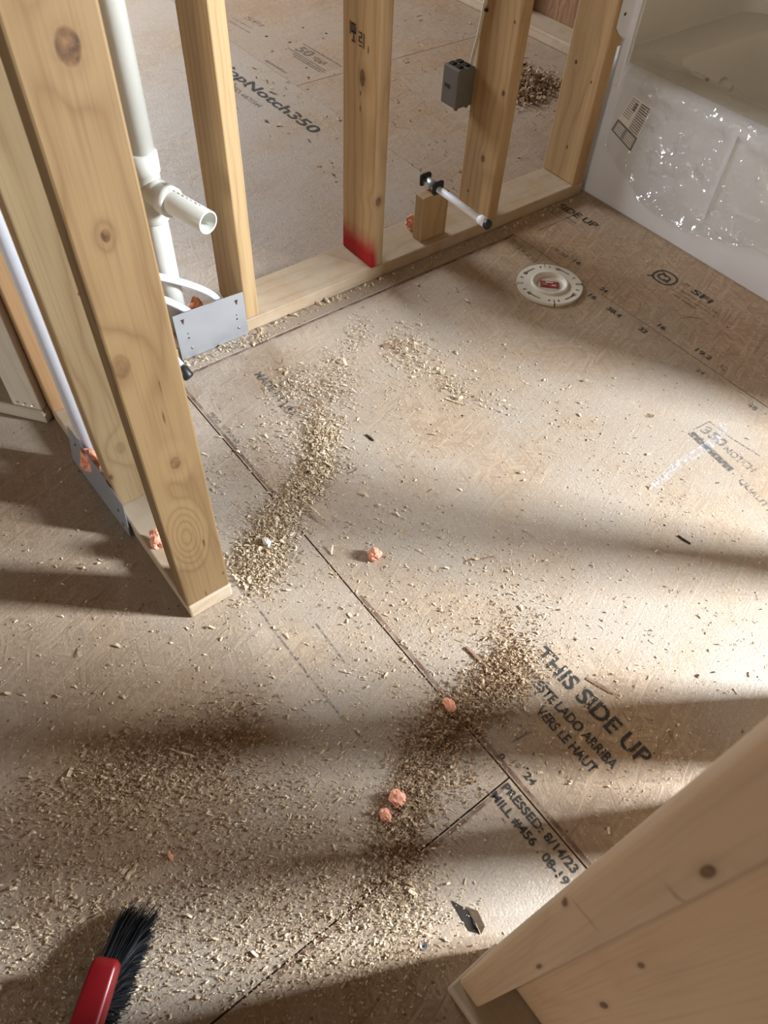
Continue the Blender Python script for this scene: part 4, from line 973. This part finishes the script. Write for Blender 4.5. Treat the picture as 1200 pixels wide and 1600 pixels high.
Xa, Ya, Za, La = blobs(B6, 0.0105)
shavings('sawdust_heap', 'brown heap of shavings on the floor of the far room', Xa, Ya, Za, La, M['saw_dark'], 0.7)
Xa, Ya = rng.uniform(1.3, 2.6, 420), rng.uniform(1.6, 2.9, 420)
shavings('loose_shavings', 'loose single shavings on the floor of the far room', Xa, Ya, np.zeros(420), 0.009*rng.lognormal(0, 0.4, 420), M['saw_dark'], 0.3)

# ================================================================== BRUSH
br = empty('hand_brush', (-0.20, 0.26, 0)); lab(br, 'red hand brush with black bristles lying in the bottom left corner', 'brush')
uB = Vector((-0.72, -0.69, 0)).normalized(); vB = Vector((uB.y, -uB.x, 0))   # u: towards the handle, v: sideways
if vB.x < 0: vB = -vB
F0 = Vector((-0.1695, 0.306, 0))
def brush_block():
    secs = [(0.000, 0.013, 0.066, 0.080), (0.004, 0.0165, 0.060, 0.0865), (0.012, 0.0180, 0.058, 0.0890), (0.05, 0.0190, 0.057, 0.0900), (0.12, 0.0200, 0.057, 0.0900), (0.20, 0.0200, 0.057, 0.0900), (0.24, 0.017, 0.060, 0.0895), (0.28, 0.013, 0.064, 0.089), (0.38, 0.014, 0.062, 0.092), (0.44, 0.012, 0.066, 0.090), (0.45, 0.006, 0.072, 0.084)]
    rows = []
    for s, hw, z0, z1 in secs:
        c = F0 + uB*s; r = 0.006; row = []
        for sx, sz, a0 in ((1, 1, 0), (-1, 1, 90), (-1, -1, 180), (1, -1, 270)):
            for k in range(4):
                a = math.radians(a0+30*k); rr = min(r, hw*0.8, (z1-z0)*0.45)
                row.append(c + vB*(sx*(hw-rr)+rr*math.cos(a)) + Vector((0, 0, (z1-rr if sz > 0 else z0+rr)+rr*math.sin(a))))
        rows.append(row)
    o = F0.copy(); bm = bmesh.new(); V = [[bm.verts.new(p-o) for p in r] for r in rows]
    for r0, r1 in zip(V, V[1:]):
        for k in range(16): bm.faces.new((r0[k], r0[(k+1) % 16], r1[(k+1) % 16], r1[k]))
    bm.faces.new(V[0]); bm.faces.new(V[-1])
    bm_obj('handle_block', bm, M['red'], br, o, True)
brush_block()
def bristles(n=9500):
    V, F = [], []
    for i in range(n):
        front = random.random() < 0.45
        s = random.random()*0.05 if front else random.random()*0.235
        a = random.uniform(-0.014, 0.014)
        flare = (0.045+0.042*random.random())*max(0, 1-s/0.055)+0.006*random.gauss(0, 1)
        side = a*1.75 + random.gauss(0, 0.003) + 0.008*max(0, 1-s/0.06)
        root = F0 + uB*(s+0.006) + vB*a + Vector((0, 0, 0.060))
        zt = random.uniform(0.001, 0.006) + 0.018*max(0, 1-s/0.05)*random.random()
        tip = F0 + uB*(s+0.006-flare) + vB*side + Vector((0, 0, zt))
        mid = root.lerp(tip, 0.55) + Vector((0, 0, 0.006 if flare > 0.02 else 0)) - uB*(0.006 if flare > 0.02 else 0)
        th = random.uniform(0, math.pi); wv = (vB*math.cos(th)+uB*math.sin(th))*0.0008
        b = len(V)
        for p, k in ((root, 1.0), (mid, 1.0), (tip, 0.5)):
            V.append(p+wv*k); V.append(p-wv*k)
        F += [(b, b+1, b+3, b+2), (b+2, b+3, b+5, b+4)]
    me = bpy.data.meshes.new('bristles'); me.from_pydata([v-F0 for v in V], [], F); me.update()
    o = put('bristles', me, M['bristle'], br, F0); o['kind'] = 'stuff'; o['label'] = 'black bristles flaring forward'
bristles()
